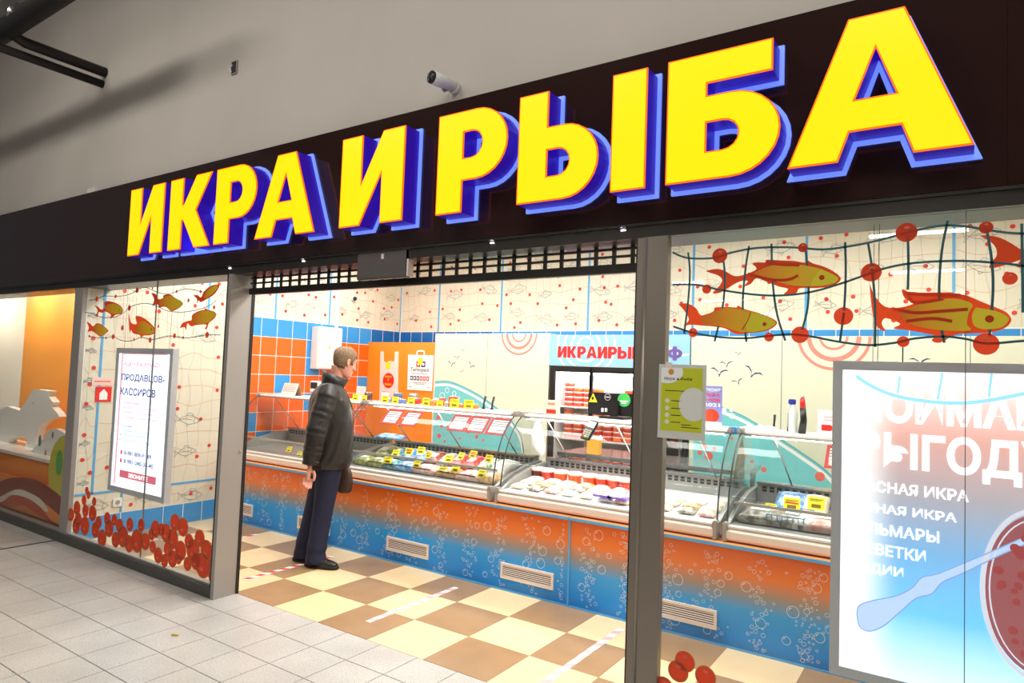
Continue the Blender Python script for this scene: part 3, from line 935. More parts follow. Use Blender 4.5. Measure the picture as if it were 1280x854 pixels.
FM = mesh_of(MB().disc(0, 0, 1.0, lambda u, v: (u, -.0003, v), 22), 'float_disc', 'berry')
RM = mesh_of(MB().ring(0, 0, .95, .13, lambda u, v: (u, -.0012, v), 20), 'float_rim', 'berry_rim')
HM = mesh_of(MB().disc(0, 0, .26, lambda u, v: (u, -.0016, v), 12, .16), 'float_shine', 'berry_shine')


def ball(name, label, group, x, z, r, rim, shine, depth=0.0):
    t = thing(name, label, 'decal', (x, YD - depth, z), group)
    inst(FM, 'disc', t, (x, YD - depth, z), (r, 1, r))
    if rim: inst(RM, 'rim', t, (x, YD - depth, z), (r, 1, r))
    inst(HM, 'highlight', t, (x + shine[0] * r, YD - depth, z + shine[1] * r), (r, 1, r))


for i, (x, y, r) in enumerate([(222, 222, 26), (177, 338, 16), (511, 194, 16), (652, 432, 31), (749, 280, 32), (871, 141, 33), (1148, 124, 21), (1231, 301, 22), (860, 521, 19), (1148, 529, 38), (501, 497, 29), (393, 505, 16), (129, 490, 16)]):
    c = zr((x, y)); rr = abs(zr((x, y + r))[1] - c[1])
    ball('net_float_decal', 'red net float decal on the right window, %s from its left edge' % ORD[sorted([222, 177, 511, 652, 749, 871, 1148.1, 1231, 860, 1148, 501, 393, 129]).index(x if i != 6 else 1148.1)], 'net floats on the right window', c[0], c[1], rr, False, (.05, .5), .0012)
lf = [(143, 193, 28), (302, 172, 20), (483, 120, 30), (612, 105, 14), (815, 132, 18), (1017, 132, 18), (915, 207, 20), (1130, 265, 20), (640, 302, 18), (417, 270, 30), (662, 425, 18), (358, 438, 28), (592, 540, 30), (797, 505, 28), (870, 520, 17), (1072, 497, 32), (280, 513, 28), (222, 522, 14), (458, 535, 15), (78, 508, 16)]
order = sorted(range(len(lf)), key=lambda k: lf[k][0])
for i, (x, y, r) in enumerate(lf):
    c = zl((x, y)); rr = abs(zl((x, y + r))[1] - c[1])
    ball('net_float_decal', 'small red net float decal on the left window, %s from its left edge' % ORD[order.index(i)], 'net floats on the left window', c[0], c[1], rr * .8, False, (.1, .4), .0012)
cav = [(130, 215, 50), (205, 80, 25), (218, 115, 28), (185, 155, 35), (262, 165, 30), (85, 265, 45), (140, 300, 50), (195, 235, 45), (250, 255, 55), (125, 350, 55), (190, 350, 65), (270, 380, 55), (295, 325, 45), (322, 445, 62), (362, 295, 45), (415, 305, 40), (375, 370, 60), (455, 350, 50), (425, 455, 55), (480, 430, 75), (533, 340, 48), (620, 345, 45), (528, 487, 60), (588, 465, 80), (652, 470, 60), (727, 375, 60), (700, 415, 42), (708, 510, 42), (775, 380, 45), (810, 405, 65), (877, 325, 60), (938, 360, 65), (860, 450, 70), (825, 530, 55), (750, 575, 55), (797, 615, 45), (858, 600, 60), (920, 540, 70), (905, 600, 40), (985, 470, 55), (1065, 445, 60), (1015, 540, 80), (1118, 535, 70), (973, 640, 48), (1035, 620, 60), (1090, 650, 90), (1165, 640, 55), (1158, 735, 42)]
corder = sorted(range(len(cav)), key=lambda k: cav[k][0])
for i, (x, y, r) in enumerate(cav):
    c = zb((x, y)); rr = abs(zb((x, y + r))[1] - c[1])
    ball('caviar_decal', '%s red caviar egg decal low on the left window, %s from its left end' % ('large' if r >= 60 else 'middling' if r >= 50 else 'small', ORD[corder.index(i)]), 'caviar egg decals on the left window', c[0], c[1], rr * 1.12, True, (-.15, -.35), .0003 * (i % 5))
zc = zm(740, 694, 5.333)
for i, (x, y, r, lab) in enumerate([(575, 775, 72, 'red caviar egg decal under the topmost one beside the pillar foot'), (620, 710, 70, 'topmost red caviar egg decal beside the pillar foot'), (757, 810, 72, 'red caviar egg decal standing alone to the right of the pillar foot'), (480, 880, 70, 'red caviar egg decal cut by the bottom edge beside the pillar')]):
    c = zc((x, y)); rr = abs(zc((x, y + r))[1] - c[1])
    ball('caviar_decal', lab, 'caviar egg decals on the right window', c[0], c[1], rr, True, (0, .45), .0004 * i)
for (x, y) in ((905, 600 + 0), (1118 - 35, 535),):
    pass

# ================================================================== LIT POSTERS BEHIND THE GLASS
def lightbox(name, label, x0, x1, z0, z1, y, face_mat, fw=.035, depth=.05):
    t = thing(name, label, 'lit poster', ((x0 + x1) / 2, y, z0))
    fr = MB().prism([[(x0, z0), (x1, z0), (x1, z1), (x0, z1)], [(x0 + fw, z0 + fw), (x0 + fw, z1 - fw), (x1 - fw, z1 - fw), (x1 - fw, z0 + fw)]], onY(y), onY(y + depth))
    fr.build('frame', 'alu_light', t)
    MB().box(x0 + .004, x1 - .004, y + depth - .008, y + depth + .002, z0 + .004, z1 - .004).build('back', 'grey_plastic', t)
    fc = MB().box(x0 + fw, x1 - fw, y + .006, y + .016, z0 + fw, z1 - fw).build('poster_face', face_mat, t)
    return t, y + .0055


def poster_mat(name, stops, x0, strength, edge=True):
    """backlit print: vertical colour run, edge glow at the left and bottom painted into the emission colour"""
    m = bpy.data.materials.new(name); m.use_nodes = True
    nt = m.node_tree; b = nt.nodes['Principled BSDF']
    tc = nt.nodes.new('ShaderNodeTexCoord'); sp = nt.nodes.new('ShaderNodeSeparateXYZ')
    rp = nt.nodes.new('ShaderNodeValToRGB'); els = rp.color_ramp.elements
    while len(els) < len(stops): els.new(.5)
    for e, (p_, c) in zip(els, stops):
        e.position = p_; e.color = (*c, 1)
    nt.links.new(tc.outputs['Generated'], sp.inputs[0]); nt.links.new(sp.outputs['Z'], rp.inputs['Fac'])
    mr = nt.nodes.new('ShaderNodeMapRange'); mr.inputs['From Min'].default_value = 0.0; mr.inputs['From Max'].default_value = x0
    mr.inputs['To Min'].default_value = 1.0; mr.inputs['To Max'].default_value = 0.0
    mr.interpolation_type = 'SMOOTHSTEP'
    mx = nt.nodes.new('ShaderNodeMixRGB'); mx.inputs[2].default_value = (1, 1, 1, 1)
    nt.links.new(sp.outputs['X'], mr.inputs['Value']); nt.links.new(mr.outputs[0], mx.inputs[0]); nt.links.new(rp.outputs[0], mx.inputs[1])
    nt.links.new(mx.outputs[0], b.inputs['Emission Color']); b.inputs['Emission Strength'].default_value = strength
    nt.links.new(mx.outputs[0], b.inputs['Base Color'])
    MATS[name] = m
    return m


# right poster
yr = -0.50
A = at(1042, 451, 1, yr); B = at(1035.5, 841, 1, yr)
X0, Z1, Z0 = (A.x + B.x) / 2, A.z, B.z
X1 = X0 + 1.02
pm_ = poster_mat('poster_sea', [(0.0, srgb(214, 242, 255)), (0.07, srgb(188, 230, 252)), (0.22, srgb(104, 186, 240)), (0.42, srgb(112, 164, 208)), (0.6, srgb(160, 156, 164)), (0.78, srgb(206, 158, 148)), (0.9, srgb(240, 196, 190)), (1.0, srgb(252, 240, 240))], 0.22, 0.95)  # pale bottom stops and whitened left side are painted glow, no lamps behind
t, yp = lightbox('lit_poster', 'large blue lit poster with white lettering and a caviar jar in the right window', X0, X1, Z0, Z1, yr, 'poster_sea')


def pz(px, py):
    q = at(px, py, 1, yp); return (q.x, q.z)


mat('poster_letter', (1, 1, 1), .4, emis=0.9, ecol=(1, 1, 1))


def ptext(body, pxa, pya, pxb, pyb, m, bold, parent, name='lettering', d=.001):
    """writing between two pixel corners of a poster: top left and bottom right"""
    a_, b_ = pz(pxa, pya), pz(pxb, pyb)
    mb = MB(); text(mb, body, a_[0], b_[0], min(a_[1], b_[1]), max(a_[1], b_[1]), onY(yp - d), bold)
    return mb.build(name, m, parent)


def pline(body, x0, x1, z0, h, m, bold, parent, d=.001):
    mb = MB(); text(mb, body, x0, x1, z0, z0 + h, onY(yp - d), bold)
    return mb.build('lettering', m, parent)


za = pz(1119, 529)[1]; hb = pz(1119, 481)[1] - za
xa, xb = pz(1072, 500)[0], pz(1262, 500)[0]
pline('ПОЙМАЙ', xa, xa + (xb - xa) * 1.22, za, hb * 1.12, 'poster_letter', .035, t)
za = pz(1119, 584)[1]
pline('ВЫГОДУ', xa, xa + (xb - xa) * 1.27, za - .03, hb * 1.1, 'poster_letter', .035, t)
for body, (py, px1) in zip(['КРАСНАЯ ИКРА', 'ЧЁРНАЯ ИКРА', 'КАЛЬМАРЫ', 'КРЕВЕТКИ', 'МИДИИ'], [(616, 1211), (642, 1196), (670, 1174), (696, 1157), (722, 1129)]):
    c = pz(1059, py - (px1 - 1059) * .0)
    pline(body, c[0], pz(px1, py)[0], pz(1130, py + 3)[1], .042, 'poster_letter', .022, t)
# spoon, jar, rope
mat('spoon_print', srgb(150, 176, 216), .4, emis=0.85, ecol=srgb(182, 204, 236))
mat('spoon_edge', srgb(130, 160, 205), .4, emis=0.7, ecol=srgb(136, 168, 214))
mat('jar_print', srgb(120, 60, 60), .4, emis=0.75, ecol=srgb(160, 92, 96))
mat('jar_rim', srgb(200, 200, 214), .4, emis=0.8, ecol=srgb(200, 204, 220))
mat('rope_print', srgb(150, 206, 240), .4, emis=0.95, ecol=srgb(140, 204, 244))
sp_ = [(1071, 768), (1074, 757), (1090, 751), (1120, 745), (1140, 735), (1152, 722), (1170, 718), (1200, 706), (1250, 685), (1290, 668), (1290, 676), (1250, 694), (1205, 716), (1178, 728), (1165, 742), (1145, 748), (1125, 765), (1105, 782), (1088, 789), (1075, 784)]
lp = curve_pts([pz(*q) for q in sp_] + [pz(*sp_[0])], 4)[:-1]
MB().prism([lp], onY(yp - .001), onY(yp - .0004)).build('spoon_picture', 'spoon_print', t)
MB().ribbon(lp + [lp[0]], .004, onY(yp - .0014)).build('spoon_outline', 'spoon_edge', t)
c = pz(1300, 745)
jr = MB(); jr.disc(c[0], c[1], .155, onY(yp - .0008), 40, .27); jr.build('jar_picture', 'jar_print', t)
jr = MB(); jr.ring(c[0], c[1], .160, .016, onY(yp - .0012), 48, .285); jr.build('jar_outline', 'jar_rim', t)
jr = MB(); jr.ring(c[0], c[1], .140, .005, onY(yp - .0012), 48, .255); jr.build('jar_inner_line', 'jar_rim', t)
rg = random.Random(5); eg = MB()
for k in range(60):
    a_ = rg.uniform(0, 6.283); q = rg.uniform(0, 1) ** .5
    eg.disc(c[0] + .12 * q * math.cos(a_), c[1] + .22 * q * math.sin(a_), rg.uniform(.01, .016), onY(yp - .0016 - .00001 * k), 10)
stuff(eg.build('caviar_picture', mat('egg_print', srgb(140, 50, 50), .4, emis=.8, ecol=srgb(150, 66, 66)), t))
rope = curve_pts([pz(*q) for q in [(1070, 470), (1090, 483), (1120, 495), (1160, 502), (1200, 504), (1240, 500), (1290, 490)]], 10)
MB().ribbon(rope, .014, onY(yp - .002)).build('rope_picture', 'rope_print', t)
for a_, b_ in (((1125, 470), (1122, 492)), ((1178, 466), (1172, 500)), ((1240, 464), (1236, 496))):
    MB().ribbon([pz(*a_), pz(*b_)], .008, onY(yp - .002)).build('rope_picture', 'rope_print', t)
# suspension wires of the right poster
for px in (1091, 1097):
    q = at(px, 448, 1, yr + .02)
    MB().tube([(q.x, yr + .02, Z1), (q.x + (.004 if px > 1094 else 0), yr + .02, 2.9)], .0015, 5).build('wire', 'steel', t)

# left poster
yr2 = -0.50
P4 = [at(*q, 1, yr2) for q in ((143.9, 435.5), (215, 435.5), (206.5, 629.5), (136, 613.5))]
x0_, x1_ = (P4[0].x + P4[3].x) / 2, (P4[1].x + P4[2].x) / 2
z1_, z0_ = (P4[0].z + P4[1].z) / 2, (P4[2].z + P4[3].z) / 2
mat('poster_pale', srgb(236, 240, 255), .4, emis=1.05, ecol=srgb(236, 241, 255))
t, yp = lightbox('lit_poster', 'narrow white lit job poster hanging in the left window', x0_, x1_, z0_, z1_, yr2, 'poster_pale', .045)
mat('p_red', srgb(226, 110, 130), .5, emis=.5, ecol=srgb(230, 110, 130))
mat('p_blue', srgb(40, 70, 160), .5, emis=.15, ecol=srgb(40, 70, 160))
mat('p_lblue', srgb(150, 170, 215), .5, emis=.4, ecol=srgb(150, 170, 215))
mat('p_pink', srgb(240, 170, 178), .5, emis=.6, ecol=srgb(244, 180, 186))
wi = x1_ - x0_; hi = z1_ - z0_
fx = lambda u: x0_ + wi * u
fz = lambda v: z0_ + hi * v
for body, u0, u1, v, h, m, bo in [('ИЩЕМ В КОМАНДУ', .14, .80, .870, .032, 'p_red', .01), ('ПРОДАВЦОВ-', .12, .88, .765, .055, 'p_blue', .015), ('КАССИРОВ', .12, .74, .672, .052, 'p_blue', .015),
                                  ('своевременная оплата 2/2', .18, .70, .610, .018, 'p_red', 0), ('зарплата от 40 000 рублей', .18, .78, .578, .018, 'p_red', 0), ('обучение за счёт компании', .18, .72, .546, .018, 'p_red', 0), ('оформление по трудовому кодексу', .18, .82, .512, .018, 'p_red', 0),
                                  ('Обязанности:', .12, .50, .455, .018, 'p_lblue', 0), ('обслуживание покупателей', .12, .70, .418, .018, 'p_lblue', 0), ('консультация и продажа', .12, .58, .388, .018, 'p_lblue', 0), ('выкладка товара и порядок', .12, .76, .352, .018, 'p_lblue', 0),
                                  ('8-981-809-91-89', .26, .74, .262, .030, 'p_blue', .012), ('8-981-240-38-40', .26, .78, .205, .030, 'p_blue', .012)]:
    pline(body, fx(u0), fx(u1), fz(v), hi * h, m, bo, t)
for v in (.262, .205):
    MB().box(fx(.19), fx(.225), yp - .0012, yp - .0006, fz(v), fz(v + .028)).build('phone_mark', 'p_red', t)
bt = MB().prism([[(fx(.20), fz(.105)), (fx(.84), fz(.105)), (fx(.84), fz(.155)), (fx(.20), fz(.155))]], onY(yp - .001), onY(yp - .0004)).build('button_print', 'p_red', t)
mb = MB(); text(mb, 'ЗВОНИТЕ', fx(.36), fx(.70), fz(.115), fz(.144), onY(yp - .0014), .012); mb.build('lettering', 'poster_white', bt)
for u0, u1, v0, v1 in ((.10, .9, .957, .975), (.10, .125, .05, .957)):
    MB().box(fx(u0), fx(u1), yp - .0008, yp - .0003, fz(v0), fz(v1)).build('pink_border', 'p_pink', t)
for u in (.1, .9):
    MB().tube([(fx(u), yr2 + .02, z1_), (fx(u), yr2 + .02, 2.9)], .0013, 5).build('wire', 'steel', t)

# green flyer taped to the right window next to the pillar
q = [at(*c_, 1, YF - .003) for c_ in ((826, 456), (882, 461), (879, 549), (823, 541))]
yfz = YF - .0025
qx0, qx1 = (q[0].x + q[3].x) / 2, (q[1].x + q[2].x) / 2
qz1, qz0 = (q[0].z + q[1].z) / 2, (q[2].z + q[3].z) / 2
t = thing('flyer', 'lime green flyer in a clear sleeve taped over the pillar edge by the right window', 'flyer', ((qx0 + qx1) / 2, yfz, qz0))
w_, h_ = qx1 - qx0, qz1 - qz0
gx = lambda u: qx0 + w_ * u
gz = lambda v: qz0 + h_ * v
f0, f1, f2, f3 = onY(yfz - .0003), onY(yfz - .0006), onY(yfz - .0009), onY(yfz - .0012)
MB().box(gx(-.03), gx(1.03), yfz, yfz + .002, gz(-.05), gz(1.03)).build('sleeve', mat('sleeve', srgb(214, 214, 206), .4), t)
MB().flat([[(gx(.03), gz(.06)), (gx(.95), gz(.06)), (gx(.95), gz(.98)), (gx(.03), gz(.98))]], f0).build('green_print', mat('lime_print', srgb(200, 206, 36), .45), t)
mb = MB(); mb.flat([arc(gx(.16), gz(.92), w_ * .36, h_ * .17, 0, 360, 30)[:-1]], lambda u, v: f1(min(gx(.95), max(gx(.03), u)), min(gz(.98), v))); mb.build('white_print', 'white_print', t)
mb = MB(); mb.flat([arc(gx(.76), gz(.46), w_ * .32, h_ * .24, 0, 360, 30)[:-1]], lambda u, v: f1(min(gx(.95), u), v)); mb.build('white_print', mat('pale_print', srgb(226, 226, 220), .45), t)
mb = MB(); mb.disc(gx(.25), gz(.92), w_ * .065, f2, 16); mb.build('logo_print', mat('logo_orange', srgb(222, 150, 60), .5), t)
mb = MB(); text(mb, 'Икра и Рыба', gx(.10), gx(.72), gz(.79), gz(.845), f3, .01); mb.build('lettering', 'dark_print', t)
for k_, v in enumerate((.50, .39, .29, .19)):
    mb = MB(); mb.disc(gx(.18), gz(v), w_ * .05, f1, 14); mb.build('icon_print', 'pale_print', t)
    mb = MB(); mb.flat([[(gx(.27), gz(v - .006)), (gx(.48), gz(v - .006)), (gx(.48), gz(v + .006)), (gx(.27), gz(v + .006))]], f1); mb.build('small_print', 'dark_print', t)
for u0, u1, v in ((.12, .55, .645), (.5, .72, .16), (.5, .9, .125)):
    mb = MB(); mb.flat([[(gx(u0), gz(v - .006)), (gx(u1), gz(v - .006)), (gx(u1), gz(v + .006)), (gx(u0), gz(v + .006))]], f1); mb.build('small_print', 'dark_print', t)
MB().box(gx(.12), gx(.26), yfz - .0016, yfz - .0006, gz(.985), gz(1.06)).build('tape', 'bumper_pink', t)

# ================================================================== NEIGHBOURING SHOP (left edge)
nfl = struct(MB().box(-8.5, XL - .16, YG + .01, 0.3, -0.1, 0.0).build('floor_neighbour', 'floor_light'))
mat('neigh_white', srgb(250, 244, 232), .6)
mat('neigh_orange', srgb(246, 164, 62), .5)
struct(MB().box(-8.5, XL - .16, 0.06, 0.16, 0, 2.6).build('wall_neighbour', 'neigh_white'), 'white back wall of the neighbouring shop window')
struct(MB().box(-8.5, XL - .16, -0.5, 0.16, 2.6, 2.7).build('ceiling_neighbour', 'neigh_white'))
struct(MB().box(-8.6, -8.5, -0.5, 0.16, 0, 2.6).build('wall_neighbour_side', 'neigh_white'))
q = at(28, 450, 1, 0.04)
struct(MB().box(q.x, XL - .152, 0.04, 0.06, 0, 2.6).build('trim_7', 'neigh_orange'), 'orange panel at the back of the neighbouring shop window')
struct(MB().box(XL - .19, XL - .152, -0.50, 0.04, 0, 2.6).build('trim_8', 'neigh_orange'))
for x in (-3.6, -4.7, -5.9):
    area('neighbour_light', (x, -0.40, 2.55), .5, .12, 26, (1, .90, .74))
# display bench with an orange front
bz = at(50, 572, 1, -0.42).z
nb = thing('display_bench', 'orange display bench with a white top in the neighbouring window', 'bench', (-3.4, -0.1, 0))
MB().box(-7.5, XL - .2, -0.42, 0.0, 0.0, bz - .03).build('front', 'orange_panel', nb)
MB().box(-7.5, XL - .2, -0.44, 0.03, bz - .03, bz).build('top', 'white_gloss', nb)


def cutout(name, label, pts, y, th=.06, mt='white_paint', extra=()):
    P_ = [at(*q_, 1, y) for q_ in pts]
    L = [(v.x, v.z) for v in P_]
    zmin = min(v[1] for v in L)
    L = [(a_, max(bz, b_)) for a_, b_ in L]
    tt = thing(name, label, 'figure', (sum(v[0] for v in L) / len(L), y, bz))
    MB().prism([L], onY(y), onY(y + th)).build('board', mt, tt)
    for nm, (ex, ey, rx, ry), em in extra:
        c_ = at(ex, ey, 1, y); MB().disc(c_.x, c_.z, rx, onY(y - .002), 14, ry).build(nm, em, tt)
    return tt


cutout('dog_cutout', 'large white dog cutout standing on the orange bench', [(0, 512), (8, 508), (24, 513), (34, 500), (40, 488), (48, 487), (62, 489), (60, 495), (66, 503), (64, 508), (72, 517), (74, 521), (58, 525), (50, 533), (46, 545), (44, 562), (40, 574), (30, 573), (34, 550), (28, 546), (14, 548), (10, 565), (-4, 565), (-14, 560), (-10, 535)], -0.18, .07,
       extra=[('eye', (42, 504, .010, .014), mat('egg_teal', srgb(60, 150, 150), .4))])
cutout('puppy_cutout', 'small white puppy cutout with brown ear beside the large dog', [(34, 578), (38, 566), (46, 556), (55, 548), (60, 538), (70, 536), (80, 541), (82, 550), (74, 556), (72, 575), (66, 584), (58, 584), (56, 574), (48, 574), (46, 582)], -0.32, .05,
       extra=[('ear', (66, 544, .022, .034), mat('ear_brown', srgb(170, 120, 60), .5)), ('spot', (50, 551, .034, .06), MATS['egg_teal']), ('spot', (57, 566, .020, .030), MATS['ear_brown'])])
# printed board along the foot of the neighbouring window
yn = -0.50
nbz = at(40, 600, 1, yn).z
bd_ = thing('printed_board', 'colourful low board with brown, red and lime curves in the neighbouring window', 'board', (-3.2, yn, 0.09))
MB().box(-7.0, XL - .17, yn, yn + .02, 0.09, nbz - .02).build('board', 'orange_panel', bd_)


def nd(pts, m, k):
    L = [at(*q_, 1, yn) for q_ in pts]
    L = curve_pts([(v.x, max(.092, v.z)) for v in L], 4)
    MB().prism([L], onY(yn - .001 * k - .0005), onY(yn - .001 * k)).build('curve_print', m, bd_)


mat('n_lime', srgb(204, 196, 60), .5); mat('n_brown', srgb(140, 50, 30), .5); mat('n_red', srgb(196, 70, 40), .5); mat('n_orange', srgb(220, 122, 60), .5); mat('n_white', srgb(232, 226, 210), .5); mat('n_green', srgb(96, 176, 90), .5)
c = at(80, 590, 1, yn)
MB().prism([arc(c.x, c.z, .32, .34, 0, 360, 36)[:-1]], lambda u, v: (min(XL - .172, u), yn - .0005, max(.092, v)), lambda u, v: (min(XL - .172, u), yn, max(.092, v))).build('lime_disc', 'n_lime', bd_)
c = at(74, 579, 1, yn)
MB().disc(c.x, c.z, .07, onY(yn - .0012), 16, .12).build('green_disc', 'n_green', bd_)
nd([(-40, 640), (-20, 612), (0, 602), (20, 597), (45, 600), (65, 612), (79, 625), (78, 645), (60, 632), (40, 618), (15, 614), (0, 620), (-30, 645)], 'n_brown', 2)
nd([(-20, 630), (0, 622), (20, 612), (35, 615), (52, 625), (60, 640), (40, 632), (15, 622), (0, 628), (-20, 640)], 'n_white', 3)
nd([(-30, 648), (0, 628), (15, 619), (35, 623), (52, 635), (64, 650), (74, 668), (50, 664), (20, 655), (0, 648)], 'n_red', 4)
nd([(-10, 648), (10, 634), (30, 632), (46, 642), (60, 662), (40, 660), (15, 652)], 'n_orange', 5)

# ================================================================== BACK CABINETS
fP = lambda d: onY(YP - d)


def pp(px, py, d=0.0):
    q_ = at(px, py, 1, YP - d); return (q_.x, q_.z)


oc = thing('tall_cabinet', 'tall plain orange cabinet in the rear left corner', 'cabinet', (-1.65, YP, 0))
MB().box(XL + .004, -1.60, YP, YP + .5, 0, 2.01).build('side_panel', 'orange_panel', oc)
MB().box(-1.598, -1.085, YP, YP + .5, 0, 2.01).build('front_panel', 'orange_panel', oc)


def clip(loop, x0, x1, z0, z1):
    return [(min(x1, max(x0, a_)), min(z1, max(z0, b_))) for a_, b_ in loop]


def bird(x, z, s, an, parent):
    L = [(-1, .30), (-.55, .42), (-.15, .12), (0, -.30), (.18, .10), (.6, .28), (1, .16), (.55, .14), (.2, -.06), (.02, -.55), (-.12, -.02), (-.5, .26)]
    s *= 1.35
    L = [(x + s * (a_ * math.cos(an) - b_ * math.sin(an)), z + s * (a_ * math.sin(an) + b_ * math.cos(an))) for a_, b_ in L]
    MB().prism([L], fP(.001), fP(.0003)).build('bird_print', 'navy_print', parent)


def cream_cabinet(label, x0, x1, z1, whale, birds, rings, seam, dots, depth=.5, y=YP):
    t = thing('tall_cabinet', label, 'cabinet', ((x0 + x1) / 2, YP, 0))
    if seam:
        MB().box(x0, seam - .004, YP, YP + depth, 0, z1).build('front_panel', 'cream_print', t)
        MB().box(seam + .004, x1, YP, YP + depth, 0, z1).build('front_panel', 'cream_print', t)
        MB().box(seam - .004, seam + .004, YP + .004, YP + .02, 0, z1 - .002).build('joint_strip', 'grey_print', t)
    else:
        MB().box(x0, x1, YP, YP + depth, 0, z1).build('front_panel', 'cream_print', t)
    if whale:
        top = curve_pts([pp(*q_) for q_ in whale], 6)
        L = [(max(x0 + .002, a_), b_) for a_, b_ in top]
        L = [(min(x1 - .002, a_), b_) for a_, b_ in L]
        MB().prism([L + [(L[-1][0], .5), (L[0][0], .5)]], fP(.0012), fP(.0004)).build('whale_print', 'teal_print', t)
        MB().ribbon([(a_, b_ - .035) for a_, b_ in L], .03, fP(.0018)).build('whale_stripe', 'white_print', t)
        MB().ribbon([(a_, b_ + .008) for a_, b_ in L], .012, fP(.0018)).build('whale_outline', mat('teal_dark', srgb(84, 178, 190), .4), t)
    for (px, py, r) in dots:
        c_ = pp(px, py); m_ = MB(); m_.disc(c_[0], c_[1], r, fP(.0022), 14); m_.build('red_spot', mat('spot_red', srgb(228, 104, 92), .4), t)
    for b_ in birds:
        c_ = pp(b_[0], b_[1]); bird(c_[0], c_[1], b_[2], b_[3], t)
    if rings:
        c_ = pp(rings[0], rings[1]); k_ = rings[2]
        for r_, w_ in ((.235, .022), (.165, .032), (.09, .018)):
            m_ = MB(); zt = z1 - .004
            m_.ring(c_[0], zt, r_ * k_, w_ * k_, lambda u, v: (min(x1 - .002, max(x0 + .002, u)), YP - .001, min(v, zt)), 30, None, math.pi, 2 * math.pi)
            m_.build('ring_print', 'pink_print', t)
    return t


xs1 = pp(609, 440)[0]
c1 = cream_cabinet('tall cream cabinet with birds and a teal whale behind the frozen fish case', -1.08, 0.575, 2.12,
              [(544, 478), (562, 478), (582, 486), (602, 497), (622, 512), (640, 528), (652, 550), (656, 590)],
              [(564.5, 455, .055, -.05), (571, 447, .04, .15), (578.5, 438, .028, 0), (589, 457, .052, -.45), (577.5, 464.5, .03, .5)],
              (649, 417, 1.0), xs1, [(548, 522, .03), (552, 533, .022), (549, 545, .03), (562, 535, .02), (556, 552, .018), (575, 548, .016), (596, 546, .024), (604, 550, .016), (550, 560, .03), (585, 540, .018)])
for (px, py, r) in ((553, 495, .04), (559, 488, .03), (550, 500, .025), (568, 492, .028), (574, 497, .015)):
    c_ = pp(px, py); m_ = MB(); m_.ring(c_[0], c_[1], r, .007, fP(.0026), 16); m_.build('bubble_print', 'white_print', c1)
xs2 = pp(977, 470)[0]
c2 = cream_cabinet('tall cream cabinet with birds and a teal whale beside the display fridge', 2.175, 3.95, 2.085,
              [(868, 500), (884, 503), (904, 511), (930, 522), (960, 540), (1000, 566), (1035, 592), (1055, 620)],
              [(899, 465, .07, -.05), (908, 455, .05, .15), (923, 442, .03, 0), (941, 466, .075, -.4), (922, 477, .045, .4)],
              (1042, 420, 1.2), xs2, [(880, 558, .03), (886, 570, .04), (875, 566, .024), (893, 561, .022), (902, 585, .03), (915, 548, .016), (931, 570, .02), (940, 577, .018), (944, 588, .026), (955, 587, .024), (1025, 596, .04)])
for (px, py, r) in ((905, 513, .045), (914, 513, .03), (915, 520, .04)):
    c_ = pp(px, py); m_ = MB(); m_.disc(c_[0], c_[1], r * .55, fP(.0026), 16) if py == 513 else m_.ring(c_[0], c_[1], r * .6, .006, fP(.0026), 16); m_.build('bubble_print', 'white_print', c2)
cream_cabinet('tall cream cabinet half hidden behind the blue lit poster', 3.96, 5.7, 2.085, [(1060, 500), (1100, 503), (1140, 511), (1180, 530), (1240, 570)], [(1150, 452, .06, .1)], None, pp(1213, 430)[0], [])

# ---- banner over the display fridge
bn = thing('shop_banner', 'pale blue banner with red web address lettering over the display fridge', 'banner', (1.37, YP, 1.77))
bx0, bx1, bz0, bz1 = 0.585, 2.165, 1.765, 2.10
MB().box(bx0, bx1, YP - .02, YP + .03, bz0, bz1).build('board', mat('banner_blue', srgb(150, 200, 226), .4), bn)
fB = lambda d: onY(YP - .02 - d)
c_ = at(732, 432, 1, YP - .02)
for r_, w_ in ((.09, .02), (.17, .02), (.255, .022), (.34, .02)):
    m_ = MB(); m_.ring(c_.x, c_.z, r_, w_, lambda u, v: (max(bx0 + .002, u), YP - .021, min(bz1 - .002, max(bz0 + .002, v))), 40); m_.build('ring_print', 'white_print', bn)
m_ = MB(); m_.ring(bx1 - .05, bz1, .2, .02, lambda u, v: (min(bx1 - .002, u), YP - .021, min(bz1 - .002, max(bz0 + .002, v))), 40); m_.build('ring_print', 'white_print', bn)
q0 = at(697, 447, 1, YP - .022); q1 = at(789, 448, 1, YP - .022); q2 = at(697, 434, 1, YP - .022)
xa = q0.x; hh = q2.z - q0.z + .01; zz = q0.z
adv = (q1.x - q0.x) / 7.0
GW = dict(И=.92, К=.95, Р=.84, А=1.02, Ы=1.27, Б=.86)
tot = sum(GW[c] for c in 'ИКРАИРЫ') + 6 * .08
k_ = (q1.x - q0.x) / tot
ci_ = -1
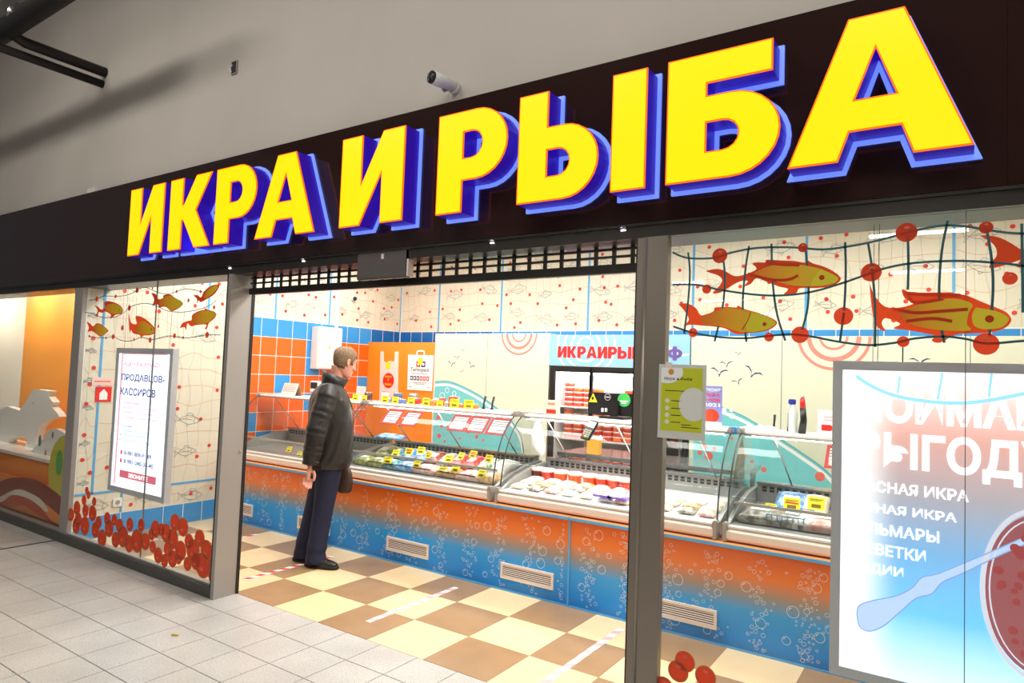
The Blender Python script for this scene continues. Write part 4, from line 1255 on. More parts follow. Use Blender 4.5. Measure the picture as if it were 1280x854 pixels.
for ch in 'ИКРАИРЫБА.РФ':
    col = 'red_print'
    m_ = MB()
    ci_ += 1
    if ci_ == 7: k_ *= .86
    if ci_ == 10: xa = at(819.5, 447, 1, YP - .02).x; k_ *= 1.05
    if ci_ == 11: xa = at(834, 447, 1, YP - .02).x; k_ = at(853, 447, 1, YP - .02).x - xa
    if ch == '.':
        w_ = .2; m_.prism([[(xa, zz), (xa + .13 * k_, zz), (xa + .13 * k_, zz + .13 * k_), (xa, zz + .13 * k_)]], fB(.003), fB(.001)); nx = .22
    elif ch == 'Ф':
        e_ = [(xa + k_ * (.5 + .5 * math.cos(a)), zz + hh * (.5 + .38 * math.sin(a))) for a in [2 * math.pi * i / 24 for i in range(24)]]
        i_ = [(xa + k_ * (.5 + .24 * math.cos(a)), zz + hh * (.5 + .18 * math.sin(a))) for a in [2 * math.pi * i / 24 for i in range(24)]]
        m_.prism([e_, i_], fB(.003), fB(.001)); m_.prism([[(xa + .37 * k_, zz - .06 * hh), (xa + .63 * k_, zz - .06 * hh), (xa + .63 * k_, zz + 1.06 * hh), (xa + .37 * k_, zz + 1.06 * hh)]], fB(.0032), fB(.001)); nx = 1.08
    else:
        for loops in GL[ch](GW[ch]):
            m_.prism([[(xa + p_[0] * k_, zz + p_[1] * hh) for p_ in l] for l in loops], fB(.003), fB(.001))
        nx = GW[ch] + .08
    if ci_ >= 10: col = 'purple_print'
    m_.build('lettering', col, bn)
    xa += nx * k_ * (1.0 if ch != '.' else 1.0)

# ---- lit display fridge with tins
fg = thing('display_fridge', 'black framed upright display fridge lit white, full of red tins', 'fridge', (1.37, YP, 0))
gx0_, gx1_ = 0.60, 2.16
MB().box(gx0_, gx1_, 3.40, 3.44, 0, 1.76).build('back_wall', 'white_gloss', fg)
for x in (gx0_, gx1_ - .04):
    MB().box(x, x + .04, YP - .01, 3.40, 0, 1.76).build('side_wall', 'black_frame', fg)
MB().box(gx0_ + .04, gx1_ - .04, YP - .01, 3.40, 1.70, 1.76).build('top_wall', 'black_frame', fg)
MB().box(gx0_ + .04, gx1_ - .04, YP - .01, 3.40, 0, .14).build('base', 'black_frame', fg)
mat('fridge_lamp', (1, 1, 1), .5, emis=7, ecol=(1, .98, .95))
for x in (gx0_ + .0405, gx1_ - .0455):
    MB().box(x, x + .005, YP + .02, 3.40, .14, 1.70).build('inner_liner', 'white_gloss', fg)
MB().box(gx0_ + .08, gx1_ - .08, YP + .06, YP + .09, 1.675, 1.695).build('lamp_tube', 'fridge_lamp', fg)
area('fridge_light', (1.38, YP + .05, 1.66), 1.3, .05, 9, (1, .97, .93), (R(35), 0, 0))
SH = [0.62, 0.98, 1.325]
for z in SH:
    MB().box(gx0_ + .045, gx1_ - .045, YP + .06, 3.38, z - .014, z).build('shelf', 'white_gloss', fg)
dx = (gx1_ - gx0_) / 3
for k in range(3):
    a_, b_ = gx0_ + dx * k + (.075 if k == 0 else .012), gx0_ + dx * (k + 1) - (.012 if k < 2 else .03)
    d_ = MB().prism([[(a_ - .03, .15), (b_ + .012, .15), (b_ + .012, 1.755), (a_ - .03, 1.755)], [(a_, .18), (a_, 1.715), (b_ - .012, 1.715), (b_ - .012, .18)]], onY(YP - .035), onY(YP - .012)).build('door', 'black_frame', fg)
    MB().box(a_, b_ - .012, YP - .028, YP - .022, .18, 1.715).build('pane', 'case_glass', d_)
    MB().tube([(b_ - .03, YP - .05, .8), (b_ - .03, YP - .05, 1.1)], .008, 8).build('handle', 'steel', d_)
tin_body = mesh_of(MB().lathe([(.050, 0), (.055, .004), (.055, .034), (.053, .038)], n=14), 'tin', mat('tin_red', srgb(226, 66, 40), .35), True)
tin_lid = mesh_of(MB().lathe([(.055, .038), (.056, .041), (.056, .050), (.050, .053)], n=14), 'lid', mat('tin_lid', srgb(246, 214, 206), .35), True)
tin_body2 = mesh_of(MB().lathe([(.050, 0), (.055, .004), (.055, .034), (.053, .038)], n=14), 'tin', mat('tin_orange', srgb(238, 104, 46), .35), True)
rg = random.Random(11)
for s_, (z, n_) in enumerate(((1.325, 5), (0.98, 6), (0.62, 4))):
    x = gx0_ + .16
    j = 0
    while x < gx1_ - .1:
        if abs((x - gx0_) % dx) > .05:
            hgt = n_ - (rg.random() < .35) - (1 if (s_ == 0 and x > 1.05) else 0)
            for k in range(hgt):
                tt = thing('caviar_tin', 'flat %s tin, %s up in the %s stack from the left, %s fridge shelf' % ('red', ORD[k], ORD[j], ('top', 'middle', 'lowest')[s_]), 'tin', (x, YP + .16, z + .0005 + k * .0535), 'red tins in the display fridge')
                ob = (tin_body2 if rg.random() < .25 else tin_body)
                inst(ob, 'tin_body', tt, tt.location); inst(tin_lid, 'tin_lid', tt, tt.location)
            j += 1
        x += .119

# ================================================================== COUNTER BASE
ramp_mat('sea_print', [(0.0, srgb(22, 116, 190)), (0.12, srgb(16, 142, 234)), (0.42, srgb(44, 158, 230)), (0.58, srgb(150, 140, 130)), (0.76, srgb(236, 124, 48)), (1.0, srgb(250, 112, 28))], 'Z', 'Object', 0.0, 0.60, rough=0.3, noise=0.06)
mat('bubble_white', srgb(232, 238, 240), .4)
rb = random.Random(21)
ZC = 0.622
for ci, (x0, x1, lab) in enumerate(((XL + .02, 2.012, 'long counter base printed orange to blue with white bubbles, left of the blue seam'), (2.024, 6.2, 'counter base printed orange to blue with white bubbles, right of the blue seam'))):
    t = thing('counter_base', lab, 'counter', ((x0 + x1) / 2, 1.3, 0))
    MB().box(x0, x1, YC, 1.72, 0.0, ZC).build('front_panel', 'sea_print', t)
    MB().box(x0, x1, YC - .006, YC, 0.0, .012).build('base_trim', 'sky_blue', t)
    MB().box(x0, x1, YC - .012, YC + .12, ZC, ZC + .016).build('ledge', mat('ledge_orange', srgb(250, 168, 96), .35), t)
    MB().box(x0, x1, YC - .020, YC - .006, ZC - .006, ZC + .012).build('edge_strip', 'sky_blue', t)
    m_ = MB()
    spots = []
    big = []
    for k in range(900 if ci == 0 else 700):
        if k < (60 if ci == 0 else 46):
            cx_ = rb.uniform(x0 + .06, min(x1, 4.3) - .06); cz_ = rb.uniform(.06, .56); r = rb.uniform(.016, .036)
        else:
            cx_ = x0 + .15 + .29 * int(rb.random() * (min(x1, 4.4) - x0) / .29) + rb.gauss(0, .035); cz_ = rb.uniform(.03, .58); r = rb.uniform(.004, .0125)
        cx_ = min(x1 - .05, max(x0 + .05, cx_))
        r = min(r, cz_ - .016, .6 - cz_)
        if r < .0035 or any((cx_ - b_[0]) ** 2 + (cz_ - b_[1]) ** 2 < (r + b_[2]) ** 2 * (1.0 if k < 60 else .75) for b_ in big): continue
        big.append((cx_, cz_, r))
        m_.ring(cx_, cz_, r, .0018 + r * .03, onY(YC - .0012), 18 if r > .015 else 10)
        if r > .016: m_.ribbon(curve_pts([(cx_ - r * .66, cz_ + r * .2), (cx_ - r * .5, cz_ + r * .48), (cx_ - r * .2, cz_ + r * .66)], 3), r * .12, onY(YC - .0013))
    stuff(m_.build('bubble_print', 'bubble_white', t))
    if ci == 0:
        MB().box(2.012, 2.024, YC - .008, YC + .02, 0.0, ZC).build('joint_strip', 'sky_blue', t)
    vents = [(-1.98, -1.665), (-.955, -.50), (.228, .702), (1.432, 1.897)] if ci == 0 else [(2.615, 3.083), (3.85, 4.32)]
    for (a_, b_) in vents:
        v = MB().prism([[(a_, .092), (b_, .092), (b_, .210), (a_, .210)], [(a_ + .018, .110), (a_ + .018, .192), (b_ - .018, .192), (b_ - .018, .110)]], onY(YC - .012), onY(YC - .001)).build('vent_grille', 'bumper_pink', t)
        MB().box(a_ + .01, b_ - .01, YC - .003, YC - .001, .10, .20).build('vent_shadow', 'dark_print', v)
        for k in range(6):
            z = .113 + k * .0137
            MB().add([(a_ + .016, YC - .010, z), (b_ - .016, YC - .010, z), (b_ - .016, YC - .006, z + .0062), (a_ + .016, YC - .006, z + .0062)], [(0, 1, 2, 3)]).build('slat', 'bumper_pink', v)

# ================================================================== REFRIGERATED CASES
PROF = [(0.958, .735), (.964, .80), (.976, .88), (.996, .97), (1.03, 1.06), (1.075, 1.145), (1.13, 1.22), (1.19, 1.275), (1.245, 1.305)]
PROF = curve_pts(PROF, 3)
ZS = 1.325


def grille(m_, x0, x1, y, z0, z1):
    n = int((x1 - x0) / .05)
    for k in range(n):
        a_ = x0 + (x1 - x0) * (k + .2) / n; b_ = x0 + (x1 - x0) * (k + .8) / n
        for z in (z0, (z0 + z1) / 2):
            m_.box(a_, b_, y - .002, y + .002, z + .002, z + (z1 - z0) / 2 - .004)


def case(label, x0, x1, deck, light, rail):
    t = thing('display_case', label, 'display case', ((x0 + x1) / 2, 1.3, ZC + .016))
    # bumper and body
    MB().prism([[(.925, .642), (.905, .665), (.905, .705), (.925, .732), (.965, .738), (1.70, .738), (1.70, .642)]], lambda y, z: (x0 + .02, y, z), lambda y, z: (x1 - .02, y, z)).build('body', 'bumper_pink', t)
    MB().box(x0 + .02, x1 - .02, .918, .928, .640, .650).build('dark_line', mat('plum', srgb(110, 20, 70), .4), t)
    MB().box(x0 + .02, x1 - .02, .912, .965, .730, .742).build('top_rim', 'white_gloss', t)
    for x in (x0, x1 - .035):
        MB().bbox(x, x + .035, .900, .975, .640, .760, .008).build('corner_cap', 'grey_plastic', t)
        MB().prism([[(.97, .738), (1.05, .775), (1.2, .83), (1.45, .885), (1.68, .90), (1.68, .738)]], lambda y, z: (x + .004, y, z), lambda y, z: (x + .031, y, z)).build('end_wall', 'tub_grey', t)
        xe = x + .018
        MB().prism([[(p_[0], p_[1]) for p_ in PROF] + [(1.5, 1.305), (1.68, .90), (1.45, .885), (1.2, .83), (1.05, .775)]], lambda y, z: (xe - .003, y, z), lambda y, z: (xe + .003, y, z)).build('end_pane', 'case_glass', t)
        MB().tube([(xe, p_[0] - .002, p_[1]) for p_ in PROF], .0058, 6).build('edge_seal', mat('seal_dark', srgb(48, 66, 66), .4), t)
        MB().bbox(x - .004, x + .040, 1.205, 1.33, 1.296, 1.342, .014).build('shelf_cap', 'grey_plastic', t)
    # deck
    MB().sheet([(.985, .7395), (1.02, .742), (1.30, .748 if deck != 'tray' else .775), (1.60, .80 if deck == 'tray' else .77), (1.64, .80)], x0 + .035, x1 - .035).build('deck', 'tub_grey' if deck != 'tray' else 'white_gloss', t)
    MB().box(x0 + .035, x1 - .035, 1.64, 1.68, .738, .93).build('rear_wall', 'tub_grey', t)
    g_ = MB(); grille(g_, x0 + .06, x1 - .06, 1.638, .872, .915); g_.build('air_slots', 'dark_print', t)
    MB().box(x0 + .035, x1 - .035, 1.62, 1.69, .928, .942).build('rear_rail', 'steel', t)
    MB().box(x0 + .035, x1 - .035, 1.665, 1.671, .942, 1.30).build('rear_pane', 'case_glass', t)
    # curved front glass
    MB().sheet(PROF, x0 + .036, x1 - .036).build('front_glass', 'case_glass', t, True)
    # shelf
    MB().bbox(x0 + .036, x1 - .036, 1.235, 1.60, 1.298, ZS, .006).build('top_shelf', 'white_gloss', t)
    MB().tube([(x0 + .04, 1.238, 1.303), (x1 - .04, 1.238, 1.303)], .008, 8).build('front_rail', 'grey_plastic', t, True)
    n = 2 if x1 - x0 > 1 else 1
    for k in range(n + 1):
        xx = x0 + .25 + (x1 - x0 - .5) * k / n
        MB().tube([(xx - .04, 1.30, 1.30), (xx, 1.42, 1.14), (xx + .03, 1.60, .94)], .006, 6).build('strut', 'steel', t, True)
    if rail:
        MB().box(x0 + .036, x1 - .036, 1.030, 1.042, .862, .880).build('rail', 'grey_plastic', t)
        MB().box(x0 + .036, x1 - .036, 1.034, 1.038, .745, .862).build('inner_pane', 'case_glass', t)
    if light:
        MB().box(x0 + .08, x1 - .08, 1.27, 1.30, 1.285, 1.296).build('lamp_strip', 'lamp_white', t)
        area('case_light', ((x0 + x1) / 2, 1.32, 1.28), x1 - x0 - .2, .05, light, (1, .98, .95), (R(-8), 0, 0))
    return t


case('curved glass refrigerated case behind the standing man', XL + .06, -0.50, 'tub', 0, True)
case('curved glass case of frozen fish with yellow price cards', -0.485, 1.285, 'tub', 3, True)
case('brightly lit curved glass case of chilled fish and caviar', 1.325, 3.065, 'tray', 6.5, False)
case('curved glass case beside the blue lit poster', 3.095, 4.86, 'tub', 3, True)

# ---- packs
mat('pack_dark', srgb(70, 66, 64), .5)


def pack_mesh(name, w, d, h, m):
    bm = MB(); n = 6; rows = []
    for side in (1, -1):
        for j in range(n + 1):
            for i in range(n + 1):
                u, v = i / n * 2 - 1, j / n * 2 - 1
                b_ = max(0.0, (1 - abs(u) ** 3) * (1 - abs(v) ** 3)) ** .5
                rows.append((u * w / 2, v * d / 2, h / 2 + side * h / 2 * (b_ if side > 0 else .15 * b_) - (0 if side > 0 else h * .35)))
    fs = []
    for s_ in range(2):
        o_ = s_ * (n + 1) ** 2
        for j in range(n):
            for i in range(n):
                a_ = o_ + j * (n + 1) + i
                fs.append((a_, a_ + 1, a_ + n + 2, a_ + n + 1))
    ring_ = [i for i in range(n + 1)] + [n + (n + 1) * j for j in range(1, n + 1)] + [(n + 1) * n + i for i in range(n - 1, -1, -1)] + [(n + 1) * j for j in range(n - 1, 0, -1)]
    for k in range(len(ring_)):
        a_, b_ = ring_[k], ring_[(k + 1) % len(ring_)]
        fs.append((a_, b_, b_ + (n + 1) ** 2, a_ + (n + 1) ** 2))
    bm.add(rows, fs)
    return mesh_of(bm, name, m, True)


def fish_pack_mat(name, col, col2, scale=28):
    if name in MATS: return MATS[name]
    m = bpy.data.materials.new(name); m.use_nodes = True; nt = m.node_tree; b = nt.nodes['Principled BSDF']
    b.inputs['Roughness'].default_value = .3; b.inputs['Coat Weight'].default_value = .5; b.inputs['Coat Roughness'].default_value = .12
    tc = nt.nodes.new('ShaderNodeTexCoord'); n = nt.nodes.new('ShaderNodeTexNoise'); n.inputs['Scale'].default_value = scale; n.inputs['Detail'].default_value = 5
    rp = nt.nodes.new('ShaderNodeValToRGB'); rp.color_ramp.elements[0].position = .38; rp.color_ramp.elements[1].position = .62
    rp.color_ramp.elements[0].color = (*col, 1); rp.color_ramp.elements[1].color = (*col2, 1)
    nt.links.new(tc.outputs['Object'], n.inputs['Vector']); nt.links.new(n.outputs['Fac'], rp.inputs['Fac']); nt.links.new(rp.outputs[0], b.inputs['Base Color'])
    bp = nt.nodes.new('ShaderNodeBump'); bp.inputs['Strength'].default_value = .5; bp.inputs['Distance'].default_value = .01
    nt.links.new(n.outputs['Fac'], bp.inputs['Height']); nt.links.new(bp.outputs['Normal'], b.inputs['Normal'])
    MATS[name] = m
    return m


PK = dict(olive=(srgb(112, 124, 60), srgb(176, 182, 110)), blue=(srgb(70, 130, 196), srgb(160, 200, 236)), pink=(srgb(226, 166, 150), srgb(244, 212, 204)), red=(srgb(176, 40, 44), srgb(226, 120, 116)),
          maroon=(srgb(120, 50, 44), srgb(190, 110, 90)), tan=(srgb(196, 140, 84), srgb(232, 200, 150)), grey=(srgb(150, 156, 156), srgb(208, 212, 210)), white=(srgb(232, 230, 222), srgb(250, 250, 246)),
          green=(srgb(226, 230, 220), srgb(92, 150, 84)), cream=(srgb(240, 224, 186), srgb(252, 246, 230)), peach=(srgb(240, 176, 130), srgb(250, 232, 214)), fish=(srgb(120, 116, 106), srgb(206, 202, 190)), teal=(srgb(50, 120, 130), srgb(130, 190, 190)))
PKM = {}


def pack(colour, label, loc, rz, w, d, h, tilt=.10, card=False, group=None):
    key = (colour, w, d, h)
    if key not in PKM:
        PKM[key] = pack_mesh('pack', w, d, h, fish_pack_mat('pack_' + colour, *PK[colour]))
    t = thing('fish_pack', label, 'pack', loc, group)
    o = inst(PKM[key], 'bag', t, loc, None, (tilt, 0, rz))
    lb = MB().box(-w * .22, w * .22, -d * .2, d * .1, h * 1.01, h * 1.02)
    o2 = inst(mesh_of(lb, 'label', 'white_print'), 'label', t, loc, None, (tilt, 0, rz))
    return t


CARD = mesh_of(MB().box(-.036, .036, -.001, .001, 0, .058), 'card', 'yellow_card')
CARDR = mesh_of(MB().box(-.030, .030, -.0018, -.001, .030, .036), 'price_line', 'red_print')
CARDT = mesh_of(MB().box(-.028, .028, -.0018, -.001, .044, .048).box(-.028, .016, -.0018, -.001, .038, .041).box(-.02, .02, -.0018, -.001, .008, .024), 'small_print', mat('card_print', srgb(120, 110, 40), .5))
CN = [0]


def card(x, y, z, rz=0.0, tilt=-.45, red=False, label=None, group='yellow price cards', s=1.0):
    t = thing('price_card', label or 'yellow price card', 'price card', (x, y, z), group)
    for me_, nm in ((CARD, 'card'), (CARDT, 'small_print')) + (((CARDR, 'red_line'),) if red else ()):
        inst(me_, nm, t, (x, y, z), (s, 1, s), (tilt, 0, rz))
    return t


def deckpt(px, py, z=.85, ylo=1.13, yhi=1.58):
    q_ = at(px, py, 2, z); return (q_.x, min(yhi, max(ylo, q_.y)), z)


z3 = lambda zx, zy: (440 + zx / 5.34, 480 + zy / 5.34)
rp_ = random.Random(9)
G2 = 'packs in the frozen fish case'
front = [(30, 500, 'olive', .17, .17), (120, 515, 'olive', .20, .17), (215, 530, 'teal', .16, .16), (310, 565, 'blue', .20, .18), (440, 560, 'pink', .26, .17), (590, 600, 'tan', .24, .16), (725, 605, 'pink', .24, .17), (845, 630, 'tan', .16, .18)]
lastx = -9
for i, (zx, zy, c, w, d) in enumerate(front):
    q_ = at(*z3(zx, zy), 1, 1.13); q_.x = max(q_.x, -.33, lastx + w / 2); q_.x = min(q_.x, 1.16); lastx = q_.x + w / 2
    pack(c, '%s frozen fish bag, %s from the left in the front row of the case' % (c, ORD[i]), (q_.x, 1.13, .748), rp_.uniform(-.04, .04), w * .96, d, .075, .10, group=G2)
back = [(60, 430, 'olive', .2, .18), (175, 440, 'olive', .2, .18), (300, 470, 'teal', .13, .18), (375, 470, 'blue', .13, .18), (445, 465, 'blue', .15, .18), (510, 490, 'maroon', .15, .18), (575, 490, 'grey', .12, .18), (640, 505, 'red', .14, .2), (715, 500, 'red', .14, .2), (800, 500, 'green', .14, .2), (905, 525, 'white', .17, .2)]
lastx = -9
for i, (zx, zy, c, w, d) in enumerate(back[1:]):
    q_ = at(*z3(zx, zy), 1, 1.42); q_.x = max(q_.x, -.33, lastx + w * .54); lastx = q_.x + w * .54
    pack(c, '%s frozen fish bag, %s from the left in the rear row of the case' % (c, ORD[i]), (q_.x, 1.42, .795), rp_.uniform(-.06, .06), w * 1.04, d * 1.35, .09, .36, group=G2)
for i, (zx, zy) in enumerate([(90, 485), (235, 505), (285, 458), (375, 447), (425, 530), (455, 440), (503, 468), (505, 595), (600, 575), (640, 495), (685, 560), (718, 478), (800, 467), (857, 595), (905, 495)]):
    q_ = at(*z3(zx, zy), 1, 1.05 if zy > 500 else 1.27)
    card(q_.x, q_.y, q_.z - .035, rp_.uniform(-.3, .3), -.5, zy < 480 and i % 3 == 0, 'yellow price card in the frozen fish case, %s from its left end' % ORD[i], 'yellow price cards in the frozen fish case', 1.15)
# wire dividers
for i, (zx, zy) in enumerate(((200, 560), (400, 600), (690, 640))):
    x = at(*z3(zx, zy), 1, 1.05).x
    t = thing('wire_basket', 'dark wire basket rim, %s from the left in the frozen fish case' % ORD[i], 'basket', (x, 1.052, .748), 'wire baskets')
    MB().tube([(x - .2, 1.05, .795), (x + .2, 1.05, .795)], .003, 5).build('rim', 'dark_metal', t)
    MB().tube([(x - .2, 1.05, .750), (x + .2, 1.05, .750)], .003, 5).build('foot_wire', 'dark_metal', t)
    for k in range(17):
        MB().tube([(x - .2 + .025 * k, 1.05, .750), (x - .2 + .025 * k, 1.05, .795)], .0022, 4).build('wire', 'dark_metal', t)
# clear film bag lying on the rail
q_ = at(487, 545, 1, 1.35)
pack('blue', 'crumpled pale blue plastic bag lying over the frozen fish', (q_.x, 1.36, q_.z - .03), .1, .30, .12, .05, 0.1)
# first case, behind the man
z4 = lambda zx, zy: (300 + zx / 6.57, 470 + zy / 6.57)
for i, (zx, zy, c) in enumerate(((390, 610, 'cream'), (450, 620, 'white'), (490, 650, 'olive'))):
    x, y, z = deckpt(*z4(zx, zy), .82, 1.15, 1.5)
    pack(c, '%s fish bag in the case behind the man, %s from the left' % (c, ORD[i]), (x, 1.2, .752), .1, .17, .16, .06, .1)
for i, (zx, zy) in enumerate(((395, 600), (480, 640))):
    q_ = at(*z4(zx, zy), 1, 1.08)
    card(q_.x, q_.y, q_.z - .03, 0, -.5, False, 'yellow price card in the case behind the man, %s one' % ('left' if i == 0 else 'right'), 'yellow price cards behind the man')
# fourth case
z6 = lambda zx, zy: (890 + zx / 5.69, 560 + zy / 5.69)
for i, (zx, zy, c, w, d, nm) in enumerate(((350, 490, 'fish', .24, .22, 'whole fish bag'), (580, 500, 'fish', .16, .2, 'grey fish bag in the blue basket'), (680, 540, 'white', .14, .2, 'white fish bag'), (800, 560, 'pink', .17, .2, 'pale pink fillet bag'))):
    q_ = at(*z6(zx, zy), 1, 1.18); x, y = q_.x, 1.18
    pack(c, '%s, %s from the left beside the blue poster' % (nm, ORD[i]), (x, y, .752), rp_.uniform(-.1, .1), w * 1.1, d * 1.15, .085, .12, group='packs beside the poster')
for i, (zx, zy, c, w) in enumerate(((575, 410, 'blue', .22), (735, 415, 'cream', .16))):
    q_ = at(*z6(zx, zy), 1, 1.46); x, y = q_.x, 1.46
    pack(c, ('blue box of frozen fish behind a yellow card' if i == 0 else 'cream bag of frozen fish behind a yellow card'), (x, y, .80), 0, w, .24, .10, .5)
for i, (zx, zy, rd) in enumerate(((415, 415, 0), (565, 400, 1), (610, 620, 0), (740, 395, 0))):
    q_ = at(*z6(zx, zy), 1, 1.05 if zy > 500 else 1.30)
    card(q_.x, q_.y, q_.z - .04, 0, -.3, rd, 'yellow price card in the case beside the blue poster, %s from the left' % ORD[i], 'yellow price cards beside the poster', 1.4 if zy < 410 else 1.0)
t = thing('wire_basket', 'blue wire basket in the case beside the blue poster', 'basket', (0, 0, 0))
x = at(*z6(520, 560), 1, 1.08).x
t.location = (x, 1.07, .748)
mat('wire_blue', srgb(60, 150, 214), .4)
for zz_ in (.752, .785, .82):
    MB().tube([(x - .11, 1.07, zz_), (x + .11, 1.07, zz_), (x + .13, 1.32, zz_ + .02), (x - .09, 1.32, zz_ + .02), (x - .11, 1.07, zz_)], .003, 5).build('wire', 'wire_blue', t)
for k in range(8):
    MB().tube([(x - .11 + .0314 * k, 1.07, .752), (x - .11 + .0314 * k, 1.07, .82)], .0025, 4).build('wire', 'wire_blue', t)

# third case: tubs with red lids, rows of chilled packs
z5 = lambda zx, zy: (640 + zx / 7.12, 540 + zy / 7.12)
lidc = ['lid_dark', 'lid_red', 'lid_orange', 'lid_orange', 'lid_orange', 'lid_red', 'lid_red', 'lid_red']
mat('lid_dark', srgb(120, 40, 30), .3); mat('lid_red', srgb(222, 60, 32), .3); mat('lid_orange', srgb(240, 96, 34), .3)
for i, (zx, zy) in enumerate(((230, 385), (320, 395), (435, 408), (560, 418), (695, 440), (805, 462), (910, 472), (1010, 490))):
    q_ = at(*z5(zx, zy), 1, 1.44)
    lo = (q_.x, 1.44, .79)
    t = thing('caviar_tub', '%s round caviar tub, %s from the left in the bright case' % ({'lid_dark': 'dark red', 'lid_red': 'red', 'lid_orange': 'orange'}[lidc[i]], ORD[i]), 'tub', lo, 'round caviar tubs')
    MB().lathe([(.052, 0), (.059, .06), (.060, .062)], lo, 20).build('tub_body', lidc[i], t, True)
    MB().lathe([(.061, .058), (.062, .075), (.058, .082), (.053, .078), (.001, .079)], lo, 20).build('tub_lid', 'white_gloss' if i in (0, 1, 4) else 'lid_rim', t, True) if 'lid_rim' in MATS else MB().lathe([(.061, .058), (.062, .075), (.058, .082), (.053, .078), (.001, .079)], lo, 20).build('tub_lid', mat('lid_rim', srgb(250, 226, 214), .3), t, True)
cols3 = ['cream', 'white', 'peach', 'fish', 'cream', 'tan', 'pink', 'white']
n3 = 11
for rrow, (yy, zz_) in enumerate(((1.08, .752), (1.205, .768), (1.325, .780))):
    for k in range(n3):
        x = 1.45 + k * (1.50 / (n3 - 1)) + rp_.uniform(-.012, .012)
        c = cols3[(k * 3 + rrow * 2) % 8]
        pack(c, 'clear %s fillet pack in the bright case, %s from the left in the %s row' % (c, ORD[k], ('front', 'middle', 'rear')[rrow]), (x, yy, zz_), rp_.uniform(-.12, .12), .110, .100, .034, .06, group='fillet packs in the bright case')
for i, (zx, zy) in enumerate(((810, 665), (940, 690))):
    q_ = at(*z5(zx, zy), 1, 1.03)
    t = thing('violet_pack', 'flat violet pack at the front of the bright case, %s one' % ('left' if i == 0 else 'right'), 'pack', (q_.x, 1.02, .79))
    MB().bbox(q_.x - .075, q_.x + .075, 1.00, 1.07, .785, .800, .004).build('box', mat('violet', srgb(140, 110, 210), .4), t)
    MB().box(q_.x - .06, q_.x + .03, 1.01, 1.05, .8003, .801).build('label', 'white_print', t)
# hanging bag, yellow bag and gauze in the bright case
q_ = at(672, 570, 1, 1.5)
t = thing('hanging_bag', 'white plastic bag hanging inside the bright case', 'bag', (q_.x, 1.5, 1.0))
MB().loft([[(q_.x + rx * math.cos(a) + ox, 1.5 + ry * math.sin(a), z) for a in [2 * math.pi * k / 14 for k in range(14)]] for (z, rx, ry, ox) in ((1.27, .015, .015, 0), (1.22, .04, .025, -.01), (1.14, .058, .04, -.012), (1.05, .070, .045, .0), (1.0, .045, .03, .025), (.965, .012, .012, .04))]).build('bag_body', 'white_gloss', t, True)
MB().tube([(q_.x, 1.5, 1.26), (q_.x - .01, 1.48, 1.295)], .006, 6).build('knot', 'white_paint', t)
q_ = at(731, 566, 1, 1.6)
t = thing('yellow_bag', 'small yellow paper bag standing behind the bright case', 'bag', (q_.x, 1.75, 1.0))
MB().bbox(q_.x - .06, q_.x + .06, 1.74, 1.80, .99, 1.12, .006).build('bag_body', mat('bag_yellow', srgb(244, 178, 60), .5), t)
MB().box(q_.x - .065, q_.x + .065, 1.738, 1.802, 1.12, 1.14).build('bag_fold', 'white_paint', t)
wt = thing('work_table', 'steel work table behind the bright case', 'table', (2.2, 2.0, 0))
MB().box(1.4, 3.0, 1.74, 2.3, .95, .985).build('table_top', 'steel', wt)
for (x, y) in ((1.45, 1.8), (2.95, 1.8), (1.45, 2.25), (2.95, 2.25)):
    MB().box(x - .02, x + .02, y - .02, y + .02, 0, .95).build('leg', 'steel', wt)

# ================================================================== THINGS ON THE SHELVES AND WALLS
YS = 1.42


def sx(px, py=500, y=YS):
    return at(px, py, 1, y).x


def can(px, r, h, col, label, z=ZS, y=YS, lid='steel', py=505, cat='can'):
    x = sx(px, py, y)
    t = thing('food_can', label, cat, (x, y, z), 'cans and jars on the case shelf')
    MB().lathe([(r, .003), (r, h - .003)], (x, y, z), 18).build('label_band', col, t, True)
    MB().lathe([(r * .95, 0), (r * 1.03, .001), (r * 1.03, .004), (r * .99, .005)], (x, y, z), 18).build('bottom_rim', lid, t, True)
    MB().lathe([(r * .99, h - .005), (r * 1.03, h - .004), (r * 1.03, h), (r * .93, h), (r * .9, h - .004), (.001, h - .004)], (x, y, z), 18).build('top_rim', lid, t, True)
    return t


mat('c_blue', srgb(90, 110, 170), .35); mat('c_red', srgb(200, 50, 40), .35); mat('c_white', srgb(236, 232, 226), .35); mat('c_brown', srgb(96, 50, 44), .35, noise=.5, nscale=40); mat('c_orange', srgb(240, 130, 50), .35); mat('c_steel', srgb(176, 176, 180), .3, .8); mat('c_peach', srgb(236, 170, 120), .35)
can(460, .042, .085, 'c_brown', 'dark brown food can beside the pink leaflet', y=1.46)
can(481, .036, .10, 'c_white', 'white can with red top behind a yellow card', lid='c_red', y=1.5)
can(487, .040, .05, 'c_steel', 'low steel can right of the white can')
can(497, .045, .05, 'c_blue', 'lower blue can of a stack of two')
can(497, .045, .05, 'c_blue', 'upper blue can of a stack of two', z=ZS + .0505)
can(503, .038, .045, 'c_blue', 'low blue can right of the blue stack', y=1.36)
can(516, .045, .05, 'c_steel', 'steel can behind the third yellow card', y=1.52)
can(516, .045, .05, 'c_steel', 'steel can on top of another steel can', z=ZS + .0505, y=1.52)
can(521, .035, .06, 'c_red', 'pale red can beside the steel cans')
can(532, .032, .07, 'c_peach', 'peach jar left of the fourth yellow card', cat='jar')
can(542, .036, .06, 'c_orange', 'orange jar right of the fourth yellow card', y=1.36, cat='jar')
can(546, .038, .07, 'c_white', 'white can in front of the orange cabinet edge', y=1.52)
can(553, .034, .08, 'c_red', 'red and white can in front of the teal whale', y=1.47)
